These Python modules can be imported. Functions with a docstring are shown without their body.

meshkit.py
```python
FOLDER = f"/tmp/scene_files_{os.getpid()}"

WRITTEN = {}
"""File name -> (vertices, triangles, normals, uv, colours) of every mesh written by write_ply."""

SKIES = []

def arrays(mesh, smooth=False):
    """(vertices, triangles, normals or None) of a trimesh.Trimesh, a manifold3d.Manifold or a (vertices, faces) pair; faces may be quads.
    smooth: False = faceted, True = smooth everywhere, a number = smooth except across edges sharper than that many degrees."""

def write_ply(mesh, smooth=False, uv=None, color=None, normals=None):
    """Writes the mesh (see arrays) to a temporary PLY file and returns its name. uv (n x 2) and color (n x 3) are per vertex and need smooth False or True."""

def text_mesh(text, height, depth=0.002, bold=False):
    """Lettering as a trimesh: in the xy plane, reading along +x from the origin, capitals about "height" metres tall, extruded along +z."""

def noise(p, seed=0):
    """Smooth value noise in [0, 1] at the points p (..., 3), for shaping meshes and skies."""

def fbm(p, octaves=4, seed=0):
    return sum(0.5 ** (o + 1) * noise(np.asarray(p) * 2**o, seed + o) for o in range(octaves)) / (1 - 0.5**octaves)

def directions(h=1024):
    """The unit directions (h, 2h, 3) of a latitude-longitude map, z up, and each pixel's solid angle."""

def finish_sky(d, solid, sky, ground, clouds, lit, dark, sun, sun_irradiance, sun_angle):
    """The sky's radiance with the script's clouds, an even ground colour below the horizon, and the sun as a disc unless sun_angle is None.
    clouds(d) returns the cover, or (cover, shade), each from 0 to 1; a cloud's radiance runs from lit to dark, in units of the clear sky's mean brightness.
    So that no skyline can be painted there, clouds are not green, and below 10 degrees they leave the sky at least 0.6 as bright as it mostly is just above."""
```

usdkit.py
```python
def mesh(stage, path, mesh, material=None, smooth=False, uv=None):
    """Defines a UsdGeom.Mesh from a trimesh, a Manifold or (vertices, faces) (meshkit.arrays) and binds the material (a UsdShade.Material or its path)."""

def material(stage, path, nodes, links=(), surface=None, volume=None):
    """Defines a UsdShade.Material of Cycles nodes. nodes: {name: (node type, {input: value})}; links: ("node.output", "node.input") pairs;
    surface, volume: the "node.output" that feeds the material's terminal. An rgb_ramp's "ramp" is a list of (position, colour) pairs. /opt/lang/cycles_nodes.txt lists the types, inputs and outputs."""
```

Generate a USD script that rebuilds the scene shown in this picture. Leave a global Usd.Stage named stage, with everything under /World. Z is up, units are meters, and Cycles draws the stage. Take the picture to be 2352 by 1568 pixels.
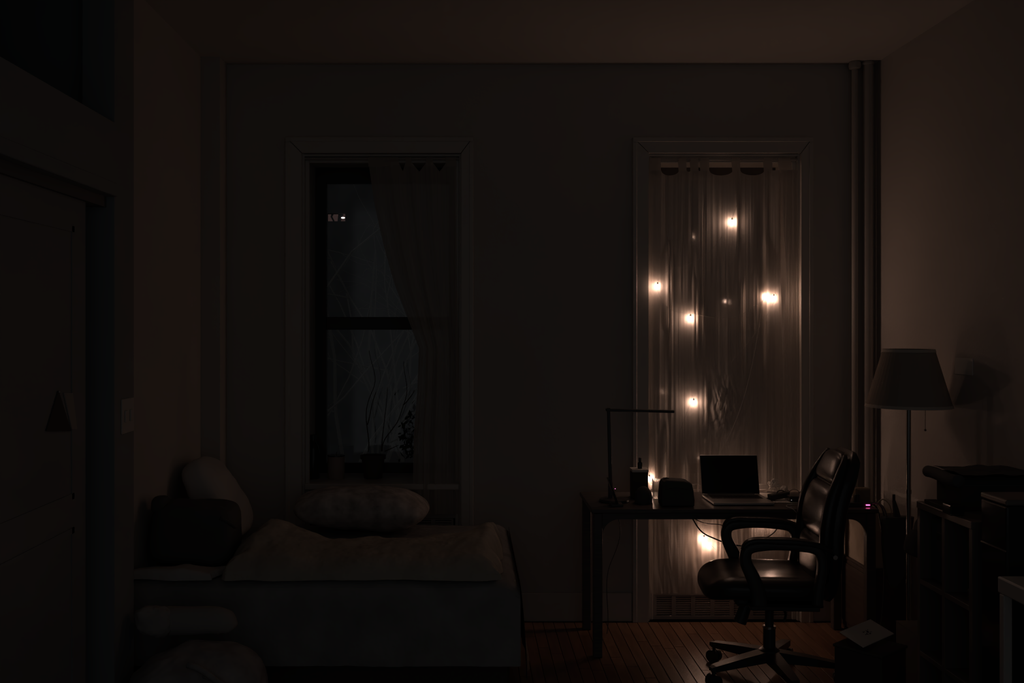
import math, random
import numpy as np, trimesh, manifold3d as m3
from shapely.geometry import Polygon, box as sbox
import usdkit, meshkit
from pxr import Usd, UsdGeom, UsdLux, UsdShade, Gf, Sdf

random.seed(7); RNG = np.random.default_rng(7)
stage = Usd.Stage.CreateInMemory()
UsdGeom.SetStageUpAxis(stage, UsdGeom.Tokens.z); UsdGeom.SetStageMetersPerUnit(stage, 1.0)
UsdGeom.Xform.Define(stage, '/World')

# ------------------------------------------------------------------ camera, night sky, exposure
H, F = 1.65, 2300.0                       # eye height; focal length in pixels of the 2352 px wide frame
D = 5.62                                  # distance of the back wall
CEIL = 3.12
XL, XR = -1.45, 2.285                     # left and right wall
cam = UsdGeom.Camera.Define(stage, '/World/camera')
cam.AddTranslateOp().Set(Gf.Vec3d(0, 0, H)); cam.AddRotateXOp().Set(90.0)
cam.CreateHorizontalApertureAttr(36.0); cam.CreateVerticalApertureAttr(24.0)
cam.CreateFocalLengthAttr(F / 2352 * 36)
cam.CreateHorizontalApertureOffsetAttr(104 / 2352 * 36); cam.CreateVerticalApertureOffsetAttr(-34 / 2352 * 36)
cam.CreateClippingRangeAttr(Gf.Vec2f(0.05, 200)); cam.CreateExposureAttr(0.0)
NIGHT = 0.016                             # faint even night glow
dome = UsdLux.DomeLight.Define(stage, '/World/night_sky')
dome.CreateIntensityAttr(NIGHT); dome.CreateColorAttr(Gf.Vec3f(0.90, 0.96, 1.0))
BULB = 98.0                              # radiance of each glowing fairy-light bulb
BULB_COLOR = (1.0, 0.61, 0.45)


def P(px, py, d):
    """The point at distance d that the photograph shows at pixel (px, py)."""
    return np.array([(px - 1072) * d / F, d, H - (py - 750) * d / F])


# ------------------------------------------------------------------ materials
stage.DefinePrim('/World/Looks', 'Scope')
M = {}


def mat(name, color, rough=0.6, spec=0.5, bump=None, vary=None, metallic=0.0, **kw):
    """Principled material; vary=(scale, amount): tone mottling; bump=(scale, strength, distance)."""
    nodes = {'p': ('principled_bsdf', dict(base_color=color, roughness=rough, specular_ior_level=spec, metallic=metallic, **kw))}
    links = []
    if vary or bump:
        nodes['tc'] = ('texture_coordinate', {})
    if vary:
        sc, am = vary[:2]
        mp = vary[2] if len(vary) > 2 else (1, 1, 1)
        nodes['mp'] = ('mapping', dict(scale=mp))
        nodes['n'] = ('noise_texture', dict(scale=sc, detail=4.0))
        c = np.array(color)
        nodes['r'] = ('rgb_ramp', dict(ramp=[(0.3, tuple(c * (1 - am))), (0.7, tuple(np.minimum(c * (1 + am), 1)))]))
        links += [('tc.object', 'mp.vector'), ('mp.vector', 'n.vector'), ('n.fac', 'r.fac'), ('r.color', 'p.base_color')]
    if bump:
        nodes['bn'] = ('noise_texture', dict(scale=bump[0], detail=3.0))
        nodes['b'] = ('bump', dict(strength=bump[1], distance=bump[2]))
        links += [('tc.object', 'bn.vector'), ('bn.fac', 'b.height'), ('b.normal', 'p.normal')]
    M[name] = usdkit.material(stage, '/World/Looks/' + name, nodes, links, surface='p.BSDF')
    return M[name]


def glow(name, color, strength):
    M[name] = usdkit.material(stage, '/World/Looks/' + name, {'e': ('emission', dict(color=color, strength=strength))}, [], surface='e.emission')


mat('wall_paint', (0.56, 0.525, 0.49), 0.75, 0.3, bump=(60, 0.15, 0.004), vary=(1.5, 0.03))
mat('ceiling_paint', (0.62, 0.59, 0.555), 0.85, 0.2, bump=(30, 0.2, 0.004), vary=(1.0, 0.04))
mat('trim_paint', (0.62, 0.585, 0.54), 0.4, 0.5, bump=(25, 0.1, 0.003))
mat('closet_shade_paint', (0.29, 0.31, 0.32), 0.7, 0.3, vary=(2, 0.04))  # darker than the room walls: the shade on the closet is in the colour
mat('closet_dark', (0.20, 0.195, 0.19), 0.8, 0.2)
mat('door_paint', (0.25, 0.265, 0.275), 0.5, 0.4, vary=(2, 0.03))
for k, c in enumerate([(0.21, 0.115, 0.068), (0.185, 0.10, 0.06), (0.235, 0.13, 0.078)]):
    mat(f'plank_wood_{k}', c, 0.34, 0.5, vary=(9, 0.22, (6, 0.5, 6)), bump=(40, 0.06, 0.002))
mat('floor_base', (0.07, 0.045, 0.03), 0.8)
mat('radiator_paint', (0.42, 0.385, 0.36), 0.5, 0.4)
mat('sash_black', (0.07, 0.067, 0.065), 0.5, 0.4)
mat('pipe_paint', (0.42, 0.39, 0.36), 0.45, 0.5)
mat('black_wood', (0.115, 0.10, 0.094), 0.32, 0.5, vary=(14, 0.2, (0.6, 6, 6)))
mat('black_leather', (0.038, 0.036, 0.036), 0.33, 0.45, bump=(160, 0.15, 0.002), coat_weight=0.10, coat_roughness=0.22)
mat('black_plastic', (0.07, 0.068, 0.067), 0.38, 0.5)
mat('soft_black', (0.12, 0.118, 0.115), 0.8, 0.2, bump=(80, 0.3, 0.003))
mat('gloss_black', (0.03, 0.03, 0.03), 0.12, 0.5)
mat('chrome', (0.75, 0.73, 0.70), 0.18, 0.5, metallic=1.0)
mat('aluminium', (0.62, 0.60, 0.58), 0.35, 0.5, metallic=0.9)
mat('lamp_pole', (0.35, 0.33, 0.31), 0.28, 0.5, metallic=0.8)
mat('screen_glass', (0.015, 0.015, 0.016), 0.10, 0.5)
mat('keys', (0.03, 0.03, 0.03), 0.5)
mat('white_paper', (0.84, 0.80, 0.74), 0.8, 0.2)
mat('brown_paper', (0.52, 0.45, 0.36), 0.8, 0.2, bump=(14, 0.5, 0.01))
mat('cardboard', (0.33, 0.26, 0.19), 0.85, 0.2)
mat('dark_cardboard', (0.10, 0.085, 0.075), 0.8, 0.2)
mat('card_print', (0.12, 0.11, 0.12), 0.7)
mat('dark_wood', (0.09, 0.07, 0.06), 0.45, 0.4, vary=(10, 0.2, (6, 0.5, 6)))
mat('shelf_laminate', (0.20, 0.17, 0.155), 0.4, 0.5)
mat('table_white', (0.60, 0.57, 0.54), 0.35, 0.5)
mat('sheet_cotton', (0.55, 0.53, 0.51), 0.9, 0.1, bump=(18, 0.4, 0.012))
mat('duvet_cotton', (0.52, 0.47, 0.40), 0.9, 0.1, bump=(14, 0.5, 0.014), vary=(7, 0.12))
mat('pillow_print', (0.50, 0.47, 0.45), 0.9, 0.1, vary=(16, 0.35), bump=(20, 0.3, 0.01))
mat('pillow_cotton', (0.58, 0.56, 0.54), 0.9, 0.1, bump=(12, 0.3, 0.012))
mat('blanket_dark', (0.34, 0.335, 0.33), 0.95, 0.1, bump=(26, 0.4, 0.012), vary=(6, 0.15))
mat('coverlet', (0.36, 0.29, 0.24), 0.95, 0.1, bump=(24, 0.5, 0.012), vary=(12, 0.25))
mat('laundry_grey', (0.40, 0.375, 0.37), 0.9, 0.1, vary=(10, 0.25), bump=(14, 0.5, 0.014))
mat('laundry_pale', (0.42, 0.39, 0.37), 0.9, 0.1, bump=(10, 0.5, 0.016))
mat('clay_pot', (0.10, 0.075, 0.06), 0.8)
mat('bark', (0.10, 0.08, 0.07), 0.9)
mat('yard_branch', (0.12, 0.11, 0.10), 0.9)
mat('dark_bottle', (0.03, 0.035, 0.03), 0.15, 0.5)
mat('candle_wax', (0.42, 0.33, 0.29), 0.6)
mat('yard_wall', (0.085, 0.082, 0.082), 0.9, 0.1, vary=(3, 0.2))
mat('yard_ground', (0.08, 0.08, 0.08), 0.95, 0.1, vary=(2, 0.4))
mat('yard_window', (0.05, 0.05, 0.055), 0.2)
mat('bulb_socket', (0.05, 0.06, 0.05), 0.5)
mat('cord_green', (0.05, 0.06, 0.05), 0.6)
mat('cord_white', (0.62, 0.59, 0.55), 0.5)
mat('box_grey', (0.19, 0.18, 0.172), 0.85, 0.2)
mat('bag_grey', (0.24, 0.225, 0.215), 0.85, 0.2)
glow('bulb_glow', BULB_COLOR, BULB)
glow('red_led', (1.0, 0.10, 0.35), 4.0)
glow('white_led', (1.0, 0.9, 0.85), 1.2)
glow('far_lamp', (1.0, 0.85, 0.82), 1.6)
glow('far_window', (1.0, 0.62, 0.58), 0.035)
M['glass'] = usdkit.material(stage, '/World/Looks/glass', {'f': ('fresnel', dict(IOR=1.5)), 't': ('transparent_bsdf', {}), 'g': ('glossy_bsdf', dict(color=(0.9, 0.9, 0.9), roughness=0.06)), 'm': ('mix_closure', {})},
    [('f.fac', 'm.fac'), ('t.BSDF', 'm.closure1'), ('g.BSDF', 'm.closure2')], surface='m.closure')
mat('tumbler_glass', (0.95, 0.95, 0.93), 0.05, 0.5, transmission_weight=1.0, ior=1.45)
mat('leaf', (0.05, 0.07, 0.04), 0.6)


def sheer(name, thin, dense):
    """Sheer woven curtain: vertical slubs in the weave let more or less light straight through."""
    M[name] = usdkit.material(stage, '/World/Looks/' + name, {
        'tc': ('texture_coordinate', {}), 'mp': ('mapping', dict(scale=(60, 60, 0.7))), 'n': ('noise_texture', dict(scale=3.0, detail=4.0, roughness=0.6)),
        'mr': ('map_range', dict(from_min=0.3, from_max=0.7, to_min=thin, to_max=dense, clamp=True)),
        'd': ('diffuse_bsdf', dict(color=(0.74, 0.70, 0.65))), 'tl': ('translucent_bsdf', dict(color=(0.72, 0.66, 0.60))),
        'c': ('mix_closure', dict(fac=0.5)), 't': ('transparent_bsdf', {}), 'm': ('mix_closure', {})},
        [('tc.object', 'mp.vector'), ('mp.vector', 'n.vector'), ('n.fac', 'mr.value'), ('mr.result', 'm.fac'),
         ('d.BSDF', 'c.closure1'), ('tl.BSDF', 'c.closure2'), ('t.BSDF', 'm.closure1'), ('c.closure', 'm.closure2')], surface='m.closure')


sheer('curtain_sheer', 0.74, 0.90)
sheer('curtain_header', 0.70, 0.85)
M['shade_fabric'] = usdkit.material(stage, '/World/Looks/shade_fabric', {'d': ('diffuse_bsdf', dict(color=(0.42, 0.37, 0.32))), 'tl': ('translucent_bsdf', dict(color=(0.30, 0.24, 0.18))), 'c': ('mix_closure', dict(fac=0.12))},
    [('d.BSDF', 'c.closure1'), ('tl.BSDF', 'c.closure2')], surface='c.closure')
mat('shade_band', (0.62, 0.56, 0.49), 0.8, 0.2)


# ------------------------------------------------------------------ prims
USED = {}


def numbered(parent, name):
    k = USED.get((parent, name), 0); USED[(parent, name)] = k + 1
    return name if k == 0 else f'{name}_{k:03d}'


def tag(o, label=None, cat=None, group=None, kind=None):
    p = o.GetPrim() if hasattr(o, 'GetPrim') else o
    for k, v in (('label', label), ('category', cat), ('group', group), ('kind', kind)):
        if v: p.SetCustomDataByKey(k, v)
    return o


def thing(name, label, cat, loc=(0, 0, 0), group=None, kind=None):
    path = '/World/' + numbered('/World', name)
    x = UsdGeom.Xform.Define(stage, path); x.AddTranslateOp().Set(Gf.Vec3d(*map(float, loc)))
    tag(x, label, cat, group, kind)
    return dict(path=path, loc=np.asarray(loc, float), prim=x.GetPrim())


def part(name, mesh, m, parent, smooth=False, label=None, kind=None):
    """A mesh given in world coordinates, stored in its thing's own frame."""
    path = parent['path'] + '/' + numbered(parent['path'], name)
    v, f = vf(mesh)
    o = usdkit.mesh(stage, path, trimesh.Trimesh(v - parent['loc'], f, process=False), M[m], smooth=smooth)
    tag(o, label, None, None, kind)
    return dict(path=path, loc=parent['loc'], prim=o.GetPrim())


def single(name, mesh, m, label, cat, smooth=False, group=None, kind=None):
    path = '/World/' + numbered('/World', name)
    v, f = vf(mesh)
    o = usdkit.mesh(stage, path, trimesh.Trimesh(v, f, process=False), M[m], smooth=smooth)
    tag(o, label, cat, group, kind)
    return dict(path=path, loc=np.zeros(3), prim=o.GetPrim())


def struct(name, mesh, m, label=None, cat=None, smooth=False):
    return single(name, mesh, m, label, cat, smooth, kind='structure')


# ------------------------------------------------------------------ shapes
def vf(mesh):
    if isinstance(mesh, list):
        vs, fs, n = [], [], 0
        for x in mesh:
            v, f = vf(x); vs.append(v); fs.append(f + n); n += len(v)
        return np.vstack(vs), np.vstack(fs)
    v, f, _ = meshkit.arrays(mesh)
    return np.asarray(v, float), np.asarray(f, int)


def bx(x0, y0, z0, x1, y1, z1, r=0.0):
    lo, hi = np.minimum((x0, y0, z0), (x1, y1, z1)), np.maximum((x0, y0, z0), (x1, y1, z1))
    r = min(r, *((hi - lo) * 0.49))
    if r <= 0:
        b = trimesh.creation.box(hi - lo); b.apply_translation((lo + hi) / 2); return b
    pts = []
    for s in np.ndindex(2, 2, 2):
        c = np.where(s, hi, lo); sg = np.where(s, -1.0, 1.0)
        for k in range(3):
            o = sg * r; o[k] = 0; pts.append(c + o)
        pts.append(c + sg * r * 0.42)
    return m3.Manifold.hull_points(np.array(pts))


def moved(mesh, rot=None, at=(0, 0, 0)):
    v, f = vf(mesh)
    if rot is not None: v = v @ np.asarray(rot).T
    return v + np.asarray(at), f


def R(axis, deg):
    return trimesh.transformations.rotation_matrix(math.radians(deg), axis)[:3, :3]


def tube(points, r, sides=8, smoothn=0):
    p = np.asarray(points, float)
    if smoothn:
        from scipy.interpolate import CubicSpline
        t = np.r_[0, np.cumsum(np.linalg.norm(np.diff(p, axis=0), axis=1))]
        s = np.linspace(0, t[-1], smoothn); rr = np.interp(s, t, np.broadcast_to(r, len(p)))
        p, r = CubicSpline(t, p)(s), rr
    r = np.broadcast_to(r, len(p))
    t = np.gradient(p, axis=0); t /= np.linalg.norm(t, axis=1, keepdims=True) + 1e-12
    ref = np.array([0, 0, 1.0]) if abs(t[0][2]) < 0.9 else np.array([1.0, 0, 0])
    a = np.cross(t[0], ref); a /= np.linalg.norm(a); A = []
    for k in range(len(p)):
        a = a - t[k] * (a @ t[k]); a /= np.linalg.norm(a); A.append(a)
    A = np.array(A); B = np.cross(t, A)
    an = np.arange(sides) * 2 * np.pi / sides
    v = p[:, None] + r[:, None, None] * (np.cos(an)[None, :, None] * A[:, None] + np.sin(an)[None, :, None] * B[:, None])
    return skin(v)


def skin(rings):
    """Closed rings (n, sides, 3) joined and capped."""
    n, s = rings.shape[:2]
    v = np.vstack([rings.reshape(-1, 3), rings[0].mean(0), rings[-1].mean(0)])
    i, j = np.meshgrid(np.arange(n - 1), np.arange(s), indexing='ij'); k = (j + 1) % s
    f = [np.stack([i * s + j, i * s + k, (i + 1) * s + k], -1).reshape(-1, 3), np.stack([i * s + j, (i + 1) * s + k, (i + 1) * s + j], -1).reshape(-1, 3)]
    jj = np.arange(s); kk = (jj + 1) % s
    f += [np.stack([np.full(s, n * s), kk, jj], -1), np.stack([np.full(s, n * s + 1), (n - 1) * s + jj, (n - 1) * s + kk], -1)]
    return v, np.vstack(f)


def cyl(p0, p1, r0, r1=None, sides=20):
    r1 = r0 if r1 is None else r1
    return tube([p0, p1], [r0, r1], sides)


def lathe(profile, at, sides=32):
    """profile: (radius, z) pairs, turned about the vertical through at."""
    a = np.arange(sides) * 2 * np.pi / sides
    rings = np.array([[(max(r, 1e-4) * math.cos(t), max(r, 1e-4) * math.sin(t), z) for t in a] for r, z in profile])
    return skin(rings + np.asarray(at))


def sgnpow(x, e): return np.sign(x) * np.abs(x) ** e


def cushion(size, e1=0.55, e2=0.4, n=40, noise=0.0, ns=6.0, seed=0):
    """A superellipsoid (half sizes), dented by noise: pillows, pads and bags."""
    th, ph = np.linspace(-np.pi / 2, np.pi / 2, n), np.arange(n * 2) * np.pi / n
    ct, st = sgnpow(np.cos(th), e1), sgnpow(np.sin(th), e1)
    v = np.stack([ct[:, None] * sgnpow(np.cos(ph), e2), ct[:, None] * sgnpow(np.sin(ph), e2), np.repeat(st[:, None], n * 2, 1)], -1) * np.asarray(size)
    if noise:
        q = meshkit.fbm(v * ns + seed * 13.7, 4, seed) - 0.5
        nrm = v / (np.asarray(size) ** 2); nrm /= np.linalg.norm(nrm, axis=-1, keepdims=True) + 1e-9
        v = v + nrm * (q * noise)[..., None]
    return skin(v)


def section(a, b, e=0.5, n=28):
    t = np.arange(n) * 2 * np.pi / n
    return a * sgnpow(np.cos(t), e), b * sgnpow(np.sin(t), e)


def loft(path, widths, thick, e=0.5, n=32, yc=0.0):
    """A slab swept along a path in the xz plane; widths run along y, thick along the path's normal."""
    p = np.asarray(path, float); t = np.gradient(p, axis=0); t /= np.linalg.norm(t, axis=1, keepdims=True)
    nn = np.stack([-t[:, 1], t[:, 0]], 1)
    rings = []
    for k in range(len(p)):
        w, h = section(widths[k], thick[k], e, n)
        rings.append(np.stack([p[k, 0] + nn[k, 0] * h, yc + w, p[k, 1] + nn[k, 1] * h], -1))
    return skin(np.array(rings))


def spline(pts, n):
    from scipy.interpolate import PchipInterpolator, CubicSpline
    p = np.asarray(pts, float); t = np.r_[0, np.cumsum(np.linalg.norm(np.diff(p[:, :2], axis=0), axis=1))]
    return CubicSpline(t, p)(np.linspace(0, t[-1], n))


def prism(poly, axis, a, b):
    """Polygon in the two other axes, extruded along axis from a to b. axis y: polygon in (x, z); axis x: polygon in (y, z); axis z: (x, y)."""
    m = trimesh.creation.extrude_polygon(poly, b - a, engine='earcut')
    v, f = np.array(m.vertices), np.array(m.faces)
    if axis == 'y': v = np.stack([v[:, 0], a + v[:, 2], v[:, 1]], 1); f = f[:, ::-1]
    elif axis == 'x': v = np.stack([a + v[:, 2], v[:, 0], v[:, 1]], 1)
    else: v = v + [0, 0, a]
    return v, f


def grid_sheet(V, closed=False):
    n, m = V.shape[:2]
    i, j = np.meshgrid(np.arange(n - 1), np.arange(m - 1), indexing='ij')
    a = i * m + j
    f = np.vstack([np.stack([a, a + 1, a + m + 1], -1).reshape(-1, 3), np.stack([a, a + m + 1, a + m], -1).reshape(-1, 3)])
    return V.reshape(-1, 3), f


def icos(at, r, sub=2, squash=(1, 1, 1)):
    s = trimesh.creation.icosphere(sub, r); return np.array(s.vertices) * squash + np.asarray(at), np.array(s.faces)


# ================================================================== THE ROOM
# openings of the two windows: (x0, x1) at the wall, recess down to the floor, head at z
WIN = [(-0.922, -0.030), (1.015, 1.868)]
WTOP = 2.618; SILL = 0.77; SASH = D + 0.40
wall_poly = sbox(XL - 0.3, 0, XR + 0.3, CEIL + 0.2)
for a, b in WIN: wall_poly = wall_poly.difference(sbox(a, -1, b, WTOP))
struct('wall_back', prism(wall_poly, 'y', D, D + 0.46), 'wall_paint', 'off-white plaster back wall with two tall window recesses', 'wall')
struct('wall_right', bx(XR, -0.6, 0, XR + 0.2, D, CEIL + 0.2), 'wall_paint', 'off-white right wall lit by the fairy lights behind the floor lamp', 'wall')
struct('wall_left', bx(XL - 0.2, 4.0, 0, XL, D, CEIL + 0.2), 'wall_paint', 'left wall beside the bed, faintly lit brown', 'wall')
struct('ceiling', bx(-2.3, -0.6, CEIL, XR + 0.2, D, CEIL + 0.2), 'ceiling_paint', 'plain off-white ceiling glowing brown above the lit window', 'ceiling')
# pipe chase in the left corner
struct('wall_chase', bx(XL, D - 0.16, 0, XL + 0.105, D, CEIL), 'wall_paint', 'narrow boxed pipe chase in the far left corner', 'wall')
# closet wall at the left with doorway and high cupboard opening
XC = -1.33
cpoly = sbox(0.3, 0, 4.0, CEIL + 0.2).difference(sbox(2.6, -1, 3.78, 2.14)).difference(sbox(2.6, 2.42, 3.78, 3.02))
struct('wall_closet', [prism(cpoly, 'x', XC - 0.12, XC), bx(-2.1, 2.4, 0, XC - 0.12, 2.5, CEIL), bx(-2.1, 3.9, 0, XC - 0.12, 4.0, CEIL)], 'closet_shade_paint', 'closet wall at the left edge with a doorway and a high cupboard opening', 'wall')
struct('wall_closet_inside', [bx(-2.1, 2.5, 0, -2.0, 3.9, CEIL), bx(-2.0, 2.5, 2.22, XC - 0.12, 3.9, 2.26)], 'closet_dark', 'dark inside of the closet', 'wall')
dr = thing('door_1', 'pale sliding closet door standing partly open at the left', 'door', (XC - 0.06, 3.1, 0), kind='structure')
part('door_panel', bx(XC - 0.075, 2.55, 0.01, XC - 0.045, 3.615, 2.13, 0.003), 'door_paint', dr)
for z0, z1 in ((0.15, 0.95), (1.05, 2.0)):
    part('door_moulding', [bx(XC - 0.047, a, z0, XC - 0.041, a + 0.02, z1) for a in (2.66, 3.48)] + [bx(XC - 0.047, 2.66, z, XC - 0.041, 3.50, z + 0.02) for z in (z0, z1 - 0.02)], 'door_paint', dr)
tr = thing('trim_1', 'casing board around the closet doorway', 'trim', (XC, 3.1, 0), kind='structure')
part('casing_head', bx(XC, 2.6, 2.14, XC + 0.012, 3.78, 2.19, 0.003), 'closet_shade_paint', tr)
part('casing_track', bx(XC - 0.10, 2.6, 2.10, XC - 0.03, 3.78, 2.14), 'closet_dark', tr)
swp = thing('light_switch', 'pale two-gang light switch plate at the end of the closet wall', 'light switch', (XC, 3.91, 1.30))
part('plate', bx(XC, 3.85, 1.235, XC + 0.006, 3.985, 1.37, 0.002), 'trim_paint', swp)
for y in (3.885, 3.945): part('toggle', bx(XC + 0.006, y - 0.012, 1.28, XC + 0.012, y + 0.012, 1.325, 0.002), 'trim_paint', swp)
# baseboards
struct('baseboard_back', [bx(XL + 0.105, D - 0.018, 0, WIN[0][0] - 0.09, D, 0.16, 0.004), bx(WIN[0][1] + 0.09, D - 0.018, 0, WIN[1][0] - 0.09, D, 0.16, 0.004), bx(WIN[1][1] + 0.07, D - 0.018, 0, XR, D, 0.16, 0.004)], 'trim_paint', 'painted baseboard along the back wall', 'baseboard')
struct('baseboard_right', [bx(XR - 0.018, 0, 0, XR, D - 0.02, 0.15, 0.004), bx(XR - 0.03, 0, 0, XR - 0.018, D - 0.02, 0.02, 0.004)], 'trim_paint', 'painted baseboard along the right wall', 'baseboard')

# floor: narrow strips running towards the back wall
fl = thing('floor', 'narrow brown hardwood strip floor', 'floor', (0, 3, 0), kind='structure')
part('subfloor', bx(-2.1, -0.6, -0.06, XR, D + 0.45, -0.018), 'floor_base', fl)
W = 0.0585; x = XL + 0.004; k = 0; rest = []
while x < XR - 0.005:
    x1 = min(x + W - 0.0022, XR - 0.002)
    y = 4.35 if x > 0.1 else 4.0
    y0 = y - RNG.uniform(0.0, 0.3)
    rest.append(bx(x, -0.55, -0.018, x1, y0 - 0.002, 0.0, 0.0012))
    if x > 0.15:
        while y0 < D - 0.02:
            y1 = min(y0 + RNG.uniform(0.45, 1.15), D - 0.02)
            if D - 0.02 - y1 < 0.2: y1 = D - 0.02
            part('plank', bx(x, y0, -0.018, x1, y1 - 0.0015, RNG.uniform(-0.0006, 0.0), 0.0015), f'plank_wood_{RNG.integers(3)}', fl)
            y0 = y1
    else:
        rest.append(bx(x, y0, -0.018, x1, D - 0.02, 0.0, 0.0012))
    x += W; k += 1
part('plank_field', rest, 'plank_wood_0', fl, kind='stuff')

# casings (mitred) and windows
def casing(n, a, b, top, w, label):
    t = thing(f'trim_{n}', label, 'trim', (a, D, 0), kind='structure')
    y0, y1 = D - 0.032, D
    part('casing_side', [prism(Polygon([(a - w, 0), (a, 0), (a, top), (a - w, top + w)]), 'y', y0, y1), bx(a - w, y0 - 0.004, 0, a - w + 0.022, y0, top + w - 0.03, 0.004)], 'trim_paint', t)
    part('casing_side', [prism(Polygon([(b, 0), (b + w * 0.75, 0), (b + w * 0.75, top + w), (b, top)]), 'y', y0, y1), bx(b + w * .75 - 0.022, y0 - 0.004, 0, b + w * .75, y0, top + w - 0.03, 0.004)], 'trim_paint', t)
    part('casing_head', [prism(Polygon([(a - w + 0.004, top + w), (a + 0.003, top + 0.002), (b - 0.003, top + 0.002), (b + w * .75 - 0.004, top + w)]), 'y', y0, y1), bx(a - w, y0 - 0.004, top + w - 0.024, b + w * .75, y0, top + w, 0.004)], 'trim_paint', t)


casing(2, *WIN[0], WTOP, 0.09, 'painted wooden casing around the dark left window')
casing(3, *WIN[1], WTOP, 0.088, 'painted wooden casing around the lit right window')


def window(n, a, b, label):
    t = thing(f'window_{n}', label, 'window', ((a + b) / 2, SASH, SILL), kind='structure')
    part('reveal', [bx(a - 0.002, D + 0.0, 0, a + 0.012, D + 0.45, WTOP), bx(b - 0.012, D, 0, b + 0.002, D + 0.45, WTOP), bx(a + 0.012, D, WTOP - 0.012, b - 0.012, D + 0.45, WTOP + 0.002)], 'trim_paint', t)
    part('window_stop', [bx(a + 0.012, D + 0.02, 0, a + 0.035, D + 0.05, WTOP - 0.012, 0.003), bx(b - 0.035, D + 0.02, 0, b - 0.012, D + 0.05, WTOP - 0.012, 0.003), bx(a + 0.035, D + 0.02, WTOP - 0.045, b - 0.035, D + 0.05, WTOP - 0.012, 0.003)], 'trim_paint', t)
    part('sill', bx(a + 0.012, D - 0.015, SILL - 0.035, b - 0.012, SASH, SILL, 0.006), 'trim_paint', t)
    part('blind_wall', bx(a + 0.012, D + 0.36, 0, b - 0.012, D + 0.45, SILL - 0.035), 'sash_black', t)
    s0, s1 = a + 0.012, b - 0.012
    part('sash_frame', [bx(s0, SASH, SILL, s0 + 0.065, SASH + 0.06, WTOP - 0.012), bx(s1 - 0.065, SASH, SILL, s1, SASH + 0.06, WTOP - 0.012), bx(s0 + 0.065, SASH, 2.515, s1 - 0.065, SASH + 0.06, WTOP - 0.012), bx(s0 + 0.065, SASH, SILL, s1 - 0.065, SASH + 0.06, 0.83)], 'sash_black', t)
    part('meeting_rail', bx(s0 + 0.065, SASH - 0.012, 1.632, s1 - 0.065, SASH + 0.05, 1.708, 0.004), 'sash_black', t)
    part('pane', bx(s0 + 0.065, SASH + 0.034, 1.708, s1 - 0.065, SASH + 0.038, 2.515), 'glass', t)
    part('pane', bx(s0 + 0.065, SASH + 0.014, 0.83, s1 - 0.065, SASH + 0.018, 1.632), 'glass', t)
    return t


w1 = window(1, *WIN[0], 'tall dark double-hung window over the bed with the curtain drawn aside')
w2 = window(2, *WIN[1], 'tall double-hung window behind the lit sheer curtain')


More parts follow.
